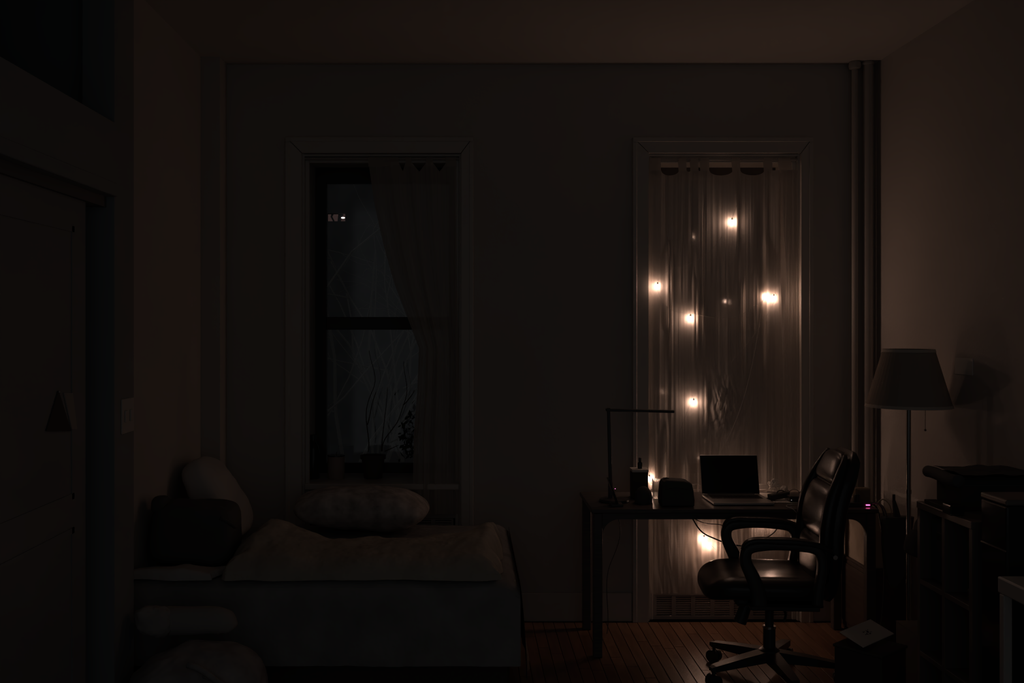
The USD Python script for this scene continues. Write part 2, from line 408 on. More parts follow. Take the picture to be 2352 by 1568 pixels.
def radiator_cover(a, b, label, grilles):
    t = thing('radiator_cover', label, 'radiator cover', ((a + b) / 2, D + 0.1, 0))
    y = D + 0.030
    part('front_panel', [bx(a + 0.014, y, 0.0, b - 0.014, y + 0.02, 0.02), bx(a + 0.014, y, 0.135, b - 0.014, y + 0.02, 0.40), bx(a + 0.014, y, 0.57, b - 0.014, y + 0.02, SILL - 0.04), bx(a + 0.014, y, 0.02, a + 0.045, y + 0.02, 0.135), bx(b - 0.045, y, 0.02, b - 0.014, y + 0.02, 0.135)], 'radiator_paint', t)
    part('back_panel', bx(a + 0.014, y + 0.08, 0, b - 0.014, y + 0.09, SILL - 0.04), 'closet_dark', t)
    n = 7; w = (b - a - 0.09) / n
    for k in range(n):
        xa, xb = a + 0.045 + k * w, a + 0.045 + (k + 1) * w
        for z0, z1, m in ((0.022, 0.133, 9), (0.402, 0.568, 12)):
            h = (z1 - z0) / m
            part('grille', [bx(xa + 0.012, y + 0.004, z0 + h * (i + 0.28), xb - 0.012, y + 0.016, z0 + h * (i + 0.95), 0.001) for i in range(m)] + [bx(xa, y + 0.002, z0, xa + 0.012, y + 0.018, z1), bx(xb - 0.012, y + 0.002, z0, xb, y + 0.018, z1)], 'radiator_paint', t)
    return t


radiator_cover(*WIN[0], 'painted radiator cover under the dark left window behind the bed', 1)
radiator_cover(*WIN[1], 'painted radiator cover with slotted grilles below the lit curtain', 1)

# heating risers in the right corner
rp = thing('riser_pipe', 'thin painted heating riser pipe a hand from the right corner', 'pipe', (2.135, D - 0.075, 0))
x, y = 2.200, D - 0.06
part('pipe', cyl((2.155, D - 0.06, 0), (2.155, D - 0.06, CEIL), 0.017), 'pipe_paint', rp, smooth=40)
part('ceiling_flange', lathe([(0.018, 0), (0.030, 0.004), (0.034, 0.02), (0.030, 0.04), (0.018, 0.04)], (2.155, D - 0.06, CEIL - 0.042), 24), 'pipe_paint', rp, smooth=40)
rp = thing('riser_pipe', 'thicker painted heating riser pipe right in the corner', 'pipe', (2.215, D - 0.06, 0))
part('pipe', cyl((2.225, D - 0.065, 0), (2.225, D - 0.065, CEIL), 0.028), 'pipe_paint', rp, smooth=40)
part('ceiling_flange', lathe([(0.029, 0), (0.033, 0.004), (0.034, 0.012), (0.030, 0.02)], (2.225, D - 0.065, CEIL - 0.021), 24), 'pipe_paint', rp, smooth=40)

# ================================================================== OUTSIDE
YB = 15.0
bd = thing('building', 'dark house facade across the yard with one small lit window', 'building', (-2, YB, -3))
def Q(px, py, d=YB): return P(px, py, d)
a0, a1 = Q(751, 490), Q(793, 508)
facade = sbox(-9, -3, 7, 9).difference(sbox(a0[0], a1[2], a1[0], a0[2]))
fw = [(Q(838, 560)[0], Q(838, 640)[2], 0.5, 0.9), (-5.2, 2.6, 0.8, 1.3), (-4.0, 2.6, 0.8, 1.3), (2.2, 2.6, 0.8, 1.3), (3.8, 2.6, 0.8, 1.3)]
for fx, fz, ww, hh in fw[1:]: facade = facade.difference(sbox(fx, fz, fx + ww, fz + hh))
part('wall', prism(facade, 'y', YB, YB + 0.3), 'yard_wall', bd)
lw = part('window', [bx(a0[0], YB + 0.12, a1[2], a1[0], YB + 0.14, a0[2])], 'far_window', bd, label='dim reddish lit pane')
part('lamp', icos(Q(788, 500, YB + 0.05), 0.024, 1, (1.3, 0.6, 0.6)), 'far_lamp', bd, label='bright lamp in the window corner')
part('window_blind', [prism(Polygon([tuple(Q(x, y)[[0, 2]]) for x, y in pl]), 'y', YB + 0.06, YB + 0.08) for pl in ([(776, 489), (788, 489), (784, 500), (781, 508), (774, 508)], [(760, 489), (766, 489), (762, 496), (768, 508), (764, 508), (758, 497)])], 'yard_window', bd)
for fx, fz, ww, hh in fw[1:]:
    f = part('window', [bx(fx, YB + 0.1, fz, fx + 0.05, YB + 0.16, fz + hh), bx(fx + ww - 0.05, YB + 0.1, fz, fx + ww, YB + 0.16, fz + hh), bx(fx + 0.05, YB + 0.1, fz + hh / 2 - 0.03, fx + ww - 0.05, YB + 0.16, fz + hh / 2 + 0.03)], 'yard_wall', bd)
    part('pane', bx(fx, YB + 0.17, fz, fx + ww, YB + 0.19, fz + hh), 'yard_window', f)
single('yard_ground', bx(-12, D + 0.5, -3.2, 10, YB + 0.3, -3.0), 'yard_ground', 'pale dim ground of the yard outside the windows', 'ground', kind='structure')


def branching(root, tip, n, rng, r0, lev=3, spread=0.5):
    """Tubes of a bare bush: the stem and its forked twigs."""
    out = []
    def grow(p, d, L, r, lv):
        pts = [p]; q = p.copy(); dd = d.copy()
        for _ in range(5):
            dd = dd + rng.normal(0, 0.16, 3); dd /= np.linalg.norm(dd); q = q + dd * L / 5; pts.append(q.copy())
        out.append(tube(pts, np.linspace(r, r * 0.5, 6), 5))
        if lv:
            for _ in range(n):
                at = pts[rng.integers(2, 6)]; nd = dd + rng.normal(0, spread, 3); nd /= np.linalg.norm(nd)
                grow(np.array(at), nd, L * rng.uniform(0.5, 0.8), r * 0.55, lv - 1)
    d = np.asarray(tip, float) - root
    grow(np.asarray(root, float), d / np.linalg.norm(d), np.linalg.norm(d), r0, lev)
    return out


for i, (px, py, tx, ty, dd, lab) in enumerate([(770, 1000, 800, 640, 9.5, 'bare bush outside the left window, nearest its left jamb'), (880, 1060, 850, 650, 11.5, 'bare bush outside the left window, in the middle of the pane'), (940, 1000, 900, 600, 13.5, 'bare bush outside the left window, beside the drawn curtain')]):
    g = np.random.default_rng(20 + i); root = P(px, py, dd); root[2] = -3.0
    t = thing('bush', lab, 'bush', root)
    tipp = P(tx, ty, dd); mid = root * 0.45 + tipp * 0.55
    part('trunk', tube([root, root * 0.6 + mid * 0.4 + [0.1, 0, 0], mid], [0.05, 0.04, 0.03], 7, 12), 'yard_branch', t)
    part('twigs', [x for s in range(4) for x in branching(mid - [0, 0, 0.05 * s], tipp + g.normal(0, 0.5, 3) * [1, 0.6, 0.4], 3, g, 0.022, 3, 0.6) if abs(x[0][:, 1] - dd).max() < 0.9], 'yard_branch', t)

# ================================================================== CURTAINS AND STRING LIGHTS
def nz(x, z, fx, fz, seed): return meshkit.fbm(np.stack([x * fx, z * fz, np.full_like(x, seed * 3.1)], -1), 3, seed) - 0.5


def pleat(x, z, px, w, py0, py1, amp, soft=0.09):
    """One narrow vertical pleat at the pixel column px (of the wall plane), between two heights."""
    X = (px - 1072) * D / F; z0, z1 = H - (py1 - 750) * D / F, H - (py0 - 750) * D / F
    fade = 1 / (1 + np.exp(-(z - z0) / soft * 4)) / (1 + np.exp((z - z1) / soft * 4))
    return amp * np.exp(-((x - X) / w) ** 2) * fade


CY = D - 0.012


def main_fold(x, z):
    y = CY + 0.014 * nz(x, z, 16, 0.35, 1) + 0.012 * nz(x, z, 38, 0.5, 2) + 0.003 * nz(x, z, 90, 0.8, 3)
    for px, w, a, b, amp in ((1533, .009, 560, 760, -.014), (1541, .006, 590, 820, -.008), (1592, .006, 640, 830, -.012), (1600, .005, 660, 800, -.012), (1614, .008, 690, 800, -.010), (1757, .010, 560, 830, -.020), (1736, .010, 620, 760, -.013), (1690, .007, 440, 570, -.012), (1616, .004, 480, 760, .010), (1706, .007, 660, 860, .016), (1620, .006, 880, 980, -.010), (1503, .012, 1000, 1110, -.014), (1530, .010, 980, 1110, -.014), (1573, .012, 1060, 1130, -.014), (1638, .012, 1180, 1330, -.014), (1650, .006, 1190, 1280, -.010), (1610, .010, 1180, 1290, .012), (1760, .009, 1180, 1240, -.014), (1723, .008, 1180, 1260, -.010)):
        y = y + pleat(x, z, px, w, a, b, amp)
    # crumpled area above the laptop and the gathered sweep near the floor
    c = np.exp(-((x - 1.45) / 0.10) ** 2 - ((z - 1.19) / 0.20) ** 2)
    y = y - 0.030 * c + c * (0.048 * nz(x + 0.25 * z, z, 26, 5, 5) + 0.02 * nz(x - 0.3 * z, z, 50, 9, 6))
    lo = np.clip((0.75 - z) / 0.5, 0, 1)
    y = y + lo * (0.030 * nz(x + 0.15 * z, z, 20, 2.0, 8))
    return np.minimum(y, D + 0.008)


def curtain_panel(fold, x0, x1, z0, z1, nx, nzz, top_sag=None, left=None, right=None):
    u, w = np.meshgrid(np.linspace(0, 1, nx), np.linspace(0, 1, nzz))
    zt = z1 if top_sag is None else z1 - top_sag(x0 + u * (x1 - x0))
    Z = z0 + w * (zt - z0)
    xl = x0 if left is None else left(Z); xr = x1 if right is None else right(Z)
    X = xl + u * (xr - xl)
    return grid_sheet(np.stack([X, fold(X, Z), Z], -1))


def XD(px): return (px - 1072) * D / F
def ZD(py): return H - (py - 750) * D / F


tabs = [(1488, 1517), (1558, 1576), (1585, 1603), (1608, 1628), (1681, 1699), (1754, 1773)]
def sag_fn(tb, deep):
    def f(x):
        s = np.zeros_like(x)
        for (a0, a1), (b0, b1) in zip(tb[:-1], tb[1:]):
            a, b = XD(a1), XD(b0)
            t = np.clip((x - a) / (b - a), 0, 1); s = np.maximum(s, np.where((x > a) & (x < b), np.minimum(deep, (b - a) * 0.35) * (4 * t * (1 - t)) ** 0.5, 0))
        return s
    return f


ROD_Z = ZD(366)
rod = thing('curtain_rod', 'thin curtain rod across the head of the lit right window', 'curtain rod', (1.44, D + 0.005, ROD_Z))
part('rod', cyl((WIN[1][0] + 0.013, D + 0.004, ROD_Z), (WIN[1][1] - 0.013, D + 0.004, ROD_Z), 0.008), 'pipe_paint', rod, smooth=40)
for xx in (WIN[1][0] + 0.016, WIN[1][1] - 0.016): part('rod_cup', cyl((xx - 0.003, D + 0.004, ROD_Z), (xx + 0.003, D + 0.004, ROD_Z), 0.016), 'pipe_paint', rod, smooth=40)


def tab_strip(px0, px1, ztop, zbot, fold, yrod):
    """A fabric loop over the rod: down in front and down behind."""
    xs = np.linspace(XD(px0), XD(px1), 6); rows = []
    zs = np.linspace(zbot, ztop, 8)
    for x in xs:
        f0 = fold(np.array([x]), np.array([zbot]))[0]
        pts = [(x, f0 + (yrod - 0.0105 - f0) * ((z - zbot) / (ztop - zbot)) ** 0.7, z) for z in zs]
        pts += [(x, yrod + 0.0105 * math.sin(t), ztop + 0.0105 * math.cos(t)) for t in np.linspace(-1.2, 1.57, 6)]
        pts += [(x, yrod + 0.011 + (f0 + 0.003 - yrod - 0.011) * s, ztop + (zbot - ztop) * s) for s in (0.4, 1.0)]
        rows.append(pts)
    return grid_sheet(np.array(rows))


cz0, cz1 = ZD(1362), ZD(392)
cu = thing('curtain', 'wide white sheer tab-top curtain lit by the fairy lights behind the desk', 'curtain', (1.4, CY, cz0))
part('cloth', curtain_panel(main_fold, XD(1488), XD(1791), cz0, cz1, 270, 300, sag_fn(tabs, 0.028), left=lambda z: XD(1489) - 0.012 * np.clip((2.4 - z) / 1.2, 0, 1) - 0.015 * np.clip((0.9 - z) / 0.6, 0, 1), right=lambda z: XD(1791) + 0.02 * np.clip((2.0 - z), 0, 1)), 'curtain_sheer', cu, smooth=True)
hd = lambda x, z: main_fold(x, z) - 0.003
part('header', curtain_panel(hd, XD(1488), XD(1791), cz1 - 0.055, cz1, 200, 10, lambda x: sag_fn(tabs, 0.028)(x) * 1.0), 'curtain_header', cu, smooth=True)
for a, b in tabs: part('curtain_tab', tab_strip(a, b, ROD_Z, cz1 - 0.02, hd, D + 0.004), 'curtain_header', cu, smooth=True)


def side_fold(x, z): return CY - 0.022 + 0.012 * nz(x, z, 30, 0.5, 11) + 0.008 * nz(x, z, 80, 0.8, 12)


cu2 = thing('curtain', 'narrow white sheer curtain panel overlapping the lit window at its right edge', 'curtain', (1.78, CY, cz0))
part('cloth', curtain_panel(side_fold, XD(1787), XD(1829), cz0, cz1, 60, 200, left=lambda z: XD(1787) + 0.035 * np.clip((2.5 - z) / 0.5, 0, 1) - 0.06 * np.clip((1.9 - z) / 1.2, 0, 1), right=lambda z: XD(1829) + 0.01 * np.clip((2.0 - z), 0, 1)), 'curtain_sheer', cu2, smooth=True)
hd2 = lambda x, z: side_fold(x, z) - 0.003
part('header', curtain_panel(hd2, XD(1787), XD(1829), cz1 - 0.055, cz1, 40, 8), 'curtain_header', cu2, smooth=True)
part('curtain_tab', tab_strip(1787, 1815, ROD_Z, cz1 - 0.02, hd2, D + 0.004), 'curtain_header', cu2, smooth=True)

# string of warm bulbs hung over the sheer
BR = 0.0090
bulbs = [(1678, 511), (1508, 658), (1583, 731), (1773, 685), (1590, 923), (1489, 1097), (1688, 1098), (1614, 1235), (1629, 1252), (1757, 682), (1760, 1192)]
ADDED_BULBS = {(1629, 1252), (1757, 682)}          # two added bulbs, put behind a fold to make the cloth glow
sl = thing('string_lights', 'string of warm glowing fairy-light bulbs draped over the sheer right curtain', 'string lights', (1.4, D + 0.01, 0.4))
prev = np.array([XD(1690), D - 0.034, ROD_Z - 0.03]); path = [prev]
for px, py in bulbs:
    X, Z = XD(px), ZD(py)
    xs_, zs_ = np.meshgrid(X + np.linspace(-BR, BR, 7), Z + np.linspace(-BR, BR, 5) * 1.3)
    yc = float(main_fold(xs_, zs_).min()) - BR - (0.010 if py == 1235 else 0.012)
    if (px, py) in ADDED_BULBS: yc = float(main_fold(xs_, zs_).max()) + BR + 0.003
    b = np.array([X, yc, Z])
    bp = part('bulb', icos(b, BR, 2, (1, 1, 1.25)), 'bulb_glow', sl, smooth=True)
    part('socket', lathe([(0.003, 0.0), (0.0042, 0.001), (0.0042, 0.010), (0.002, 0.013)], b + [0, 0, BR * 1.12], 10), 'cord_white', sl, smooth=40)
    top = b + [0, 0, BR * 1.12 + 0.012]
    mid = (prev + top) / 2 + [0.05 * math.sin(px), 0.004, -0.06]
    mid[1] = min(float(main_fold(mid[:1], mid[2:])[0]), D - 0.012) - 0.006; path += [mid, top + [0, 0.0, 0.004]]; prev = top
part('cord', tube(np.array(path), 0.0008, 6, 220), 'cord_white', sl, smooth=True)

# left curtain, swept to the right
def left_edge(z):
    zz = [ZD(y) for y in (1145, 1000, 900, 800, 740, 650, 560, 470, 372)]; xx = [XD(x) for x in (948, 950, 958, 962, 940, 905, 880, 860, 846)]
    return np.interp(z, zz, xx)


def lfold(x, z):
    t = (x - left_edge(z)) / (XD(1050) - left_edge(z))
    return D - 0.012 + 0.055 * (meshkit.fbm(np.stack([t * 7, z * 0.25, 0 * t], -1), 2, 31) - 0.5) + 0.02 * (meshkit.fbm(np.stack([t * 20, z * 0.4, 0 * t], -1), 2, 32) - 0.5)


ltabs = [(846, 916), (931, 945), (979, 994), (1024, 1048)]
cu3 = thing('curtain', 'white sheer curtain swept to the right side of the dark left window', 'curtain', (-0.25, CY, 0.5))
def lsag(x):
    s = np.zeros_like(x)
    for a, b in ((916, 931), (945, 979), (994, 1024)):
        t = (x - XD(a)) / (XD(b) - XD(a)); s = np.maximum(s, np.where((t > 0) & (t < 1), 0.05 * (1 - np.abs(2 * t - 1)), 0))
    return s
LZ1 = ZD(374)
part('cloth', curtain_panel(lfold, XD(846), XD(1048), ZD(1180), LZ1, 150, 220, lsag, left=left_edge, right=lambda z: XD(1048) + 0.02 * np.clip(2.2 - z, 0, 1)), 'curtain_sheer', cu3, smooth=True)
part('curtain_tab', [tab_strip(a, b, ZD(364), LZ1 - 0.02, lambda x, z: lfold(x, z) - 0.003, D + 0.004) for a, b in ltabs[:1]], 'curtain_header', cu3, smooth=True)
for a, b in ltabs[1:]: part('curtain_tab', tab_strip(a, b, ZD(364), LZ1 - 0.02, lambda x, z: lfold(x, z) - 0.003, D + 0.004), 'curtain_header', cu3, smooth=True)
rod = thing('curtain_rod', 'thin curtain rod across the head of the dark left window', 'curtain rod', (-0.48, D + 0.005, ZD(364)))
part('rod', cyl((WIN[0][0] + 0.013, D + 0.004, ZD(364)), (WIN[0][1] - 0.013, D + 0.004, ZD(364)), 0.008), 'pipe_paint', rod, smooth=40)

# ================================================================== DESK
DX0, DX1, DY0, DY1, DZ = 0.632, 2.040, 4.99, 5.50, 0.743
dk = thing('desk', 'black wooden desk in front of the lit curtain', 'desk', ((DX0 + DX1) / 2, 5.25, 0))
part('tabletop', bx(DX0 - 0.012, DY0 - 0.008, DZ - 0.022, DX1 + 0.012, DY1, DZ, 0.004), 'black_wood', dk)
ap = DZ - 0.022
part('apron', bx(DX0 + 0.045, DY0 + 0.008, ap - 0.032, DX1 - 0.045, DY0 + 0.028, ap), 'black_wood', dk)
part('apron', bx(DX0 + 0.045, DY1 - 0.03, ap - 0.032, DX1 - 0.045, DY1 - 0.012, ap), 'black_wood', dk)
for xx in (DX0 + 0.012, DX1 - 0.03): part('apron', bx(xx, DY0 + 0.045, ap - 0.032, xx + 0.018, DY1 - 0.045, ap), 'black_wood', dk)
for xx in (DX0, DX1 - 0.045):
    for yy in (DY0, DY1 - 0.052):
        part('leg', bx(xx, yy, 0, xx + 0.045, yy + 0.045, ap, 0.004), 'black_wood', dk)
def bracket(x, s, y):
    r = 0.085; arc = [(x + s * (r - r * math.sin(t)), ap - 0.032 - (r - r * math.cos(t))) for t in np.linspace(0, math.pi / 2, 9)]
    return prism(Polygon([(x, ap - 0.03)] + [(x + s * r, ap - 0.03)] + arc), 'y', y, y + 0.018)
part('corner_bracket', bracket(DX0 + 0.045, 1, DY0 + 0.009), 'black_wood', dk)
part('corner_bracket', bracket(DX1 - 0.045, -1, DY0 + 0.009), 'black_wood', dk)

# --- things on the desk, left to right
T = DZ
b0 = P(1402, 1130, 5.20)
ld = thing('desk_lamp', 'slim black LED desk lamp with a straight horizontal arm at the left of the desk', 'desk lamp', (b0[0], 5.20, T))
part('base', lathe([(0.075, 0), (0.078, 0.004), (0.076, 0.014), (0.02, 0.02)], (b0[0] + 0.02, 5.20, T), 32), 'black_plastic', ld, smooth=40)
tp = P(1397, 941, 5.20); te = P(1550, 946, 5.17)
part('post', [bx(b0[0] - 0.011, 5.193, T + 0.012, b0[0] + 0.011, 5.207, T + 0.10, 0.003), moved(bx(-0.009, -0.006, -0.005, 0.009, 0.006, tp[2] - T - 0.08, 0.003), R((0, 1, 0), -1.3), (b0[0], 5.2, T + 0.09))], 'black_plastic', ld)
v = te - tp
part('arm', bx(tp[0] - 0.012, 5.18, tp[2] - 0.006, te[0], 5.208, tp[2] + 0.008, 0.003) if False else moved(bx(-0.012, -0.016, -0.007, np.linalg.norm(v), 0.016, 0.007, 0.003), R((0, 1, 0), math.degrees(math.atan2(-v[2], v[0]))), tp), 'black_plastic', ld)
part('hinge', cyl(tp + [0, -0.015, 0], tp + [0, 0.015, 0], 0.010, None, 16), 'black_plastic', ld, smooth=40)
part('indicator_light', icos(P(1413, 1122, 5.13), 0.0022, 1), 'red_led', ld, label='tiny red indicator light')
c0 = P(1403, 1098, 5.15); c1 = P(1412, 1122, 5.13)
ph = thing('phone_stand', 'thin tilted black phone propped at the foot of the desk lamp', 'phone', (c1[0], 5.14, T))
part('phone', moved(bx(-0.004, -0.035, 0, 0.004, 0.035, 0.135, 0.003), R((0, 1, 0), -20), (c1[0] + 0.004, 5.078, T + 0.012)), 'gloss_black', ph)
part('stand', bx(c1[0] - 0.03, 5.04, T, c1[0] + 0.03, 5.115, T + 0.014, 0.003), 'black_plastic', ph)
bxX0, bxX1 = P(1451, 0, 5.30)[0], P(1488, 0, 5.30)[0]; bz = P(0, 1077, 5.30)[2]
sb = thing('storage_box', 'dark upright storage box with a pale lid beside the desk lamp', 'box', ((bxX0 + bxX1) / 2, 5.32, T))
part('body', bx(bxX0 + 0.002, 5.28, T, bxX1 - 0.002, 5.37, bz - 0.014, 0.003), 'dark_cardboard', sb)
part('lid', bx(bxX0 - 0.001, 5.277, bz - 0.014, bxX1 + 0.001, 5.373, bz, 0.002), 'white_paper', sb)
q = P(1471.5, 1077, 5.30)
bt = thing('bottle', 'tiny dark bottle standing on the pale lid of the storage box', 'bottle', (q[0], 5.32, bz))
part('glass_body', lathe([(0.0118, 0), (0.0125, 0.002), (0.0125, 0.030), (0.007, 0.037), (0.007, 0.040)], (q[0], 5.32, bz), 20), 'dark_bottle', bt, smooth=40)
part('cap', lathe([(0.008, 0), (0.008, 0.016), (0.006, 0.018)], (q[0], 5.32, bz + 0.040), 16), 'black_plastic', bt, smooth=40)
q = P(1478, 1135, 5.15)
sp = thing('speaker', 'small black dome-shaped speaker in front of the storage box', 'speaker', (q[0], 5.15, T))
part('shell', lathe([(0.040, 0), (0.044, 0.006), (0.046, 0.03), (0.040, 0.058), (0.026, 0.078), (0.010, 0.086)], (q[0], 5.15, T), 32), 'soft_black', sp, smooth=50)
part('foot_ring', lathe([(0.041, 0), (0.0465, 0.001), (0.0465, 0.006), (0.041, 0.007)], (q[0], 5.15, T), 32), 'black_plastic', sp, smooth=40)
q = P(1508, 1140, 5.30)
tb = thing('tumbler', 'ribbed clear glass tumbler catching the light beside the black case', 'glass', (q[0], 5.30, T))
def ribbed(r0, r1, z0, z1, ribs=18, dep=0.0011, sides=144, n=12, inner=0.0026):
    a = np.arange(sides) * 2 * np.pi / sides; rings = []
    for z in np.linspace(z0, z1, n):
        rr = r0 + (r1 - r0) * (z - z0) / (z1 - z0); rib = dep * np.cos(a * ribs) * (1 if z < z1 - 0.012 else 0.2)
        rings.append(np.stack([(rr + rib) * np.cos(a), (rr + rib) * np.sin(a), np.full(sides, z)], -1))
    for z in np.linspace(z1, z0 + 0.008, n):
        rr = r0 + (r1 - r0) * (z - z0) / (z1 - z0) - inner
        rings.append(np.stack([rr * np.cos(a), rr * np.sin(a), np.full(sides, z)], -1))
    return skin(np.array(rings))
part('glass_wall', moved(ribbed(0.0205, 0.0235, 0.0005, 0.103), None, (q[0], 5.30, T)), 'tumbler_glass', tb, smooth=50)
x0, x1 = P(1516, 0, 5.08)[0], P(1593, 0, 5.08)[0]; hc = P(0, 1100, 5.08)[2] - T
cs = thing('soft_case', 'black rounded soft case standing between the tumbler and the laptop', 'case', ((x0 + x1) / 2, 5.1, T))
prof = Polygon([(x0 + 0.004, T), (x0, T + 0.03), (x0 + 0.006, T + hc * 0.80), (x0 + 0.014, T + hc * 0.93), (x0 + 0.030, T + hc), (x0 + 0.06, T + hc * 0.985), (x0 + 0.115, T + hc * 0.97), (x1 - 0.03, T + hc * 0.93), (x1 - 0.014, T + hc * 0.85), (x1 - 0.006, T + hc * 0.6), (x1, T + 0.03), (x1 - 0.002, T)]).buffer(-0.006).buffer(0.006, quad_segs=6)
pv = [prism(prof.buffer(-0.010), 'y', 5.045, 5.15), prism(prof.buffer(-0.004), 'y', 5.049, 5.146), prism(prof, 'y', 5.056, 5.139)]
cc = m3.Manifold.hull_points(np.vstack([x[0] for x in pv]))
part('body', cc, 'soft_black', cs, smooth=35)
part('zip', tube([(x0 + 0.02, 5.0445, T + 0.085), (x0 + 0.06, 5.0435, T + 0.095), (x1 - 0.03, 5.0445, T + 0.083)], 0.0015, 6, 14), 'black_plastic', cs)
part('handle', tube([(x0 + 0.022, 5.098, T + hc - 0.012), (x0 + 0.032, 5.098, T + hc + 0.001), (x0 + 0.052, 5.098, T + hc - 0.006)], 0.005, 8, 14), 'soft_black', cs, smooth=True)

# laptop
lx0, lx1 = 1.252, 1.560; hy = 5.33; fy = 5.07
lp = thing('laptop', 'open silver laptop with a black screen in the middle of the desk', 'laptop', ((lx0 + lx1) / 2, 5.2, T))
part('base', bx(lx0, fy, T + 0.003, lx1, hy, T + 0.016, 0.003), 'aluminium', lp)
part('keyboard_well', bx(lx0 + 0.02, hy - 0.135, T + 0.0158, lx1 - 0.02, hy - 0.025, T + 0.0164), 'black_plastic', lp)
part('keys', [bx(lx0 + 0.024 + i * 0.0188, hy - 0.132 + j * 0.0185, T + 0.0164, lx0 + 0.040 + i * 0.0188, hy - 0.117 + j * 0.0185, T + 0.0176) for i in range(14) for j in range(5)], 'keys', lp, kind='stuff')
part('trackpad', bx(lx0 + 0.105, fy + 0.012, T + 0.0158, lx1 - 0.105, fy + 0.085, T + 0.0163), 'aluminium', lp)
part('hinge', cyl((lx0 + 0.03, hy - 0.003, T + 0.017), (lx1 - 0.03, hy - 0.003, T + 0.017), 0.005, None, 12), 'black_plastic', lp, smooth=40)
tilt = R((1, 0, 0), -14)
ldp = part('lid', moved(bx(lx0, -0.001, 0, lx1, 0.006, 0.208, 0.004), tilt, (0, hy, T + 0.016)), 'aluminium', lp)
part('screen', moved(bx(lx0 + 0.002, -0.0022, 0.003, lx1 - 0.002, -0.0008, 0.205, 0.0006), tilt, (0, hy, T + 0.016)), 'screen_glass', ldp, label='black switched-off screen')
for yy in (fy + 0.02, hy - 0.02): [part('foot', bx(a, yy - 0.006, T, a + 0.015, yy + 0.006, T + 0.003), 'black_plastic', lp) for a in (lx0 + 0.02, lx1 - 0.035)]

# papers, charger, cables to the right of the laptop
pp = Polygon([(1.585, 5.16), (1.73, 5.14), (1.77, 5.42), (1.59, 5.46)])
single('paper_sheet', prism(pp, 'z', T + 0.0005, T + 0.003), 'white_paper', 'flat white sheet of paper on the desk right of the laptop', 'paper')
g = np.random.default_rng(5)
def crumple(c, size, seed, n=2):
    s = trimesh.creation.icosphere(3, 1.0); v = np.array(s.vertices); q = meshkit.noise(v * 2.2 + seed * 7.1, seed) - 0.5; q2 = np.abs(meshkit.noise(v * 4.5 + seed, seed + 1) - 0.5)
    v = v * (1 + 0.6 * q - 0.5 * q2)[:, None] * np.asarray(size); v[:, 2] -= v[:, 2].min()
    return v + np.asarray(c), np.array(s.faces)
q = P(1778, 1118, 5.43)
single('crumpled_tissue', crumple((q[0], 5.43, T + 0.003), (0.034, 0.025, 0.04), 3), 'white_paper', 'crumpled white tissue standing behind the charger against the curtain', 'tissue')
q = P(1801, 1130, 5.38)
single('crumpled_tissue', crumple((q[0], 5.38, T + 0.003), (0.02, 0.02, 0.024), 4), 'white_paper', 'smaller crumpled white tissue behind the charger brick', 'tissue')
q = P(1793, 1145, 5.22)
ch = thing('charger', 'black laptop charger brick with looped cable right of the laptop', 'charger', (q[0], 5.22, T))
part('brick', moved(bx(-0.055, -0.022, 0, 0.055, 0.022, 0.03, 0.005), R((0, 1, 0), -7) @ R((0, 0, 1), 14), (q[0] - 0.005, 5.23, T + 0.010)), 'black_plastic', ch)
A = lambda *l: np.array([P(a, b, c) for a, b, c in l])
part('cable', tube(A((1783, 1135, 5.22), (1786, 1129, 5.22), (1795, 1126, 5.24), (1803, 1129, 5.26), (1812, 1135, 5.26), (1822, 1139, 5.24)), 0.0028, 8, 40), 'black_plastic', ch, smooth=True)
part('cable', tube(A((1762, 1129, 5.40), (1780, 1130, 5.36), (1800, 1133, 5.30), (1815, 1137, 5.26)), 0.002, 8, 30), 'black_plastic', ch, smooth=True)
part('cable', tube(np.array([(q[0] - 0.05, 5.22, T + 0.018), (q[0] - 0.09, 5.20, T + 0.006), (1.60, 5.20, T + 0.006), (1.5635, 5.22, T + 0.010)]), 0.0022, 8, 20), 'black_plastic', ch, smooth=True)
q = P(1833, 1148, 5.20)
hb = thing('hub_box', 'small black electronics box with a white light dot behind the chair back', 'electronics box', (q[0], 5.2, T))
part('case', bx(q[0] - 0.055, 5.16, T, q[0] + 0.055, 5.25, T + 0.033, 0.004), 'black_plastic', hb)
part('led', icos((P(1818, 1147, 5.159)[0], 5.159, T + 0.014), 0.0014, 1), 'white_led', hb, label='tiny white light')
part('front_strip', bx(q[0] - 0.05, 5.1585, T + 0.008, q[0] + 0.05, 5.160, T + 0.010), 'gloss_black', hb)
gl = thing('eyeglasses', 'pair of dark eyeglasses lying behind the black electronics box', 'eyeglasses', (P(1840, 0, 5.33)[0], 5.33, T))
gx = P(1840, 0, 5.33)[0]
for s in (-1, 1): part('rim', tube([(gx + s * 0.036 + 0.026 * math.cos(t), 5.33 + 0.004 * math.sin(t), T + 0.022 + 0.019 * math.sin(t)) for t in np.linspace(0, 2 * math.pi, 20)], 0.0016, 6), 'black_plastic', gl, smooth=True)
part('bridge', tube([(gx - 0.011, 5.33, T + 0.026), (gx, 5.328, T + 0.030), (gx + 0.011, 5.33, T + 0.026)], 0.0016, 6, 8), 'black_plastic', gl, smooth=True)
for s in (-1, 1): part('temple', tube([(gx + s * 0.061, 5.33, T + 0.030), (gx + s * 0.064, 5.40, T + 0.026), (gx + s * 0.060, 5.455, T + 0.004)], 0.0018, 6, 12), 'black_plastic', gl, smooth=True)
cl = thing('white_cable', 'thin pale cable looping over the front edge of the desk right of the laptop', 'cable', (1.66, 5.1, T))
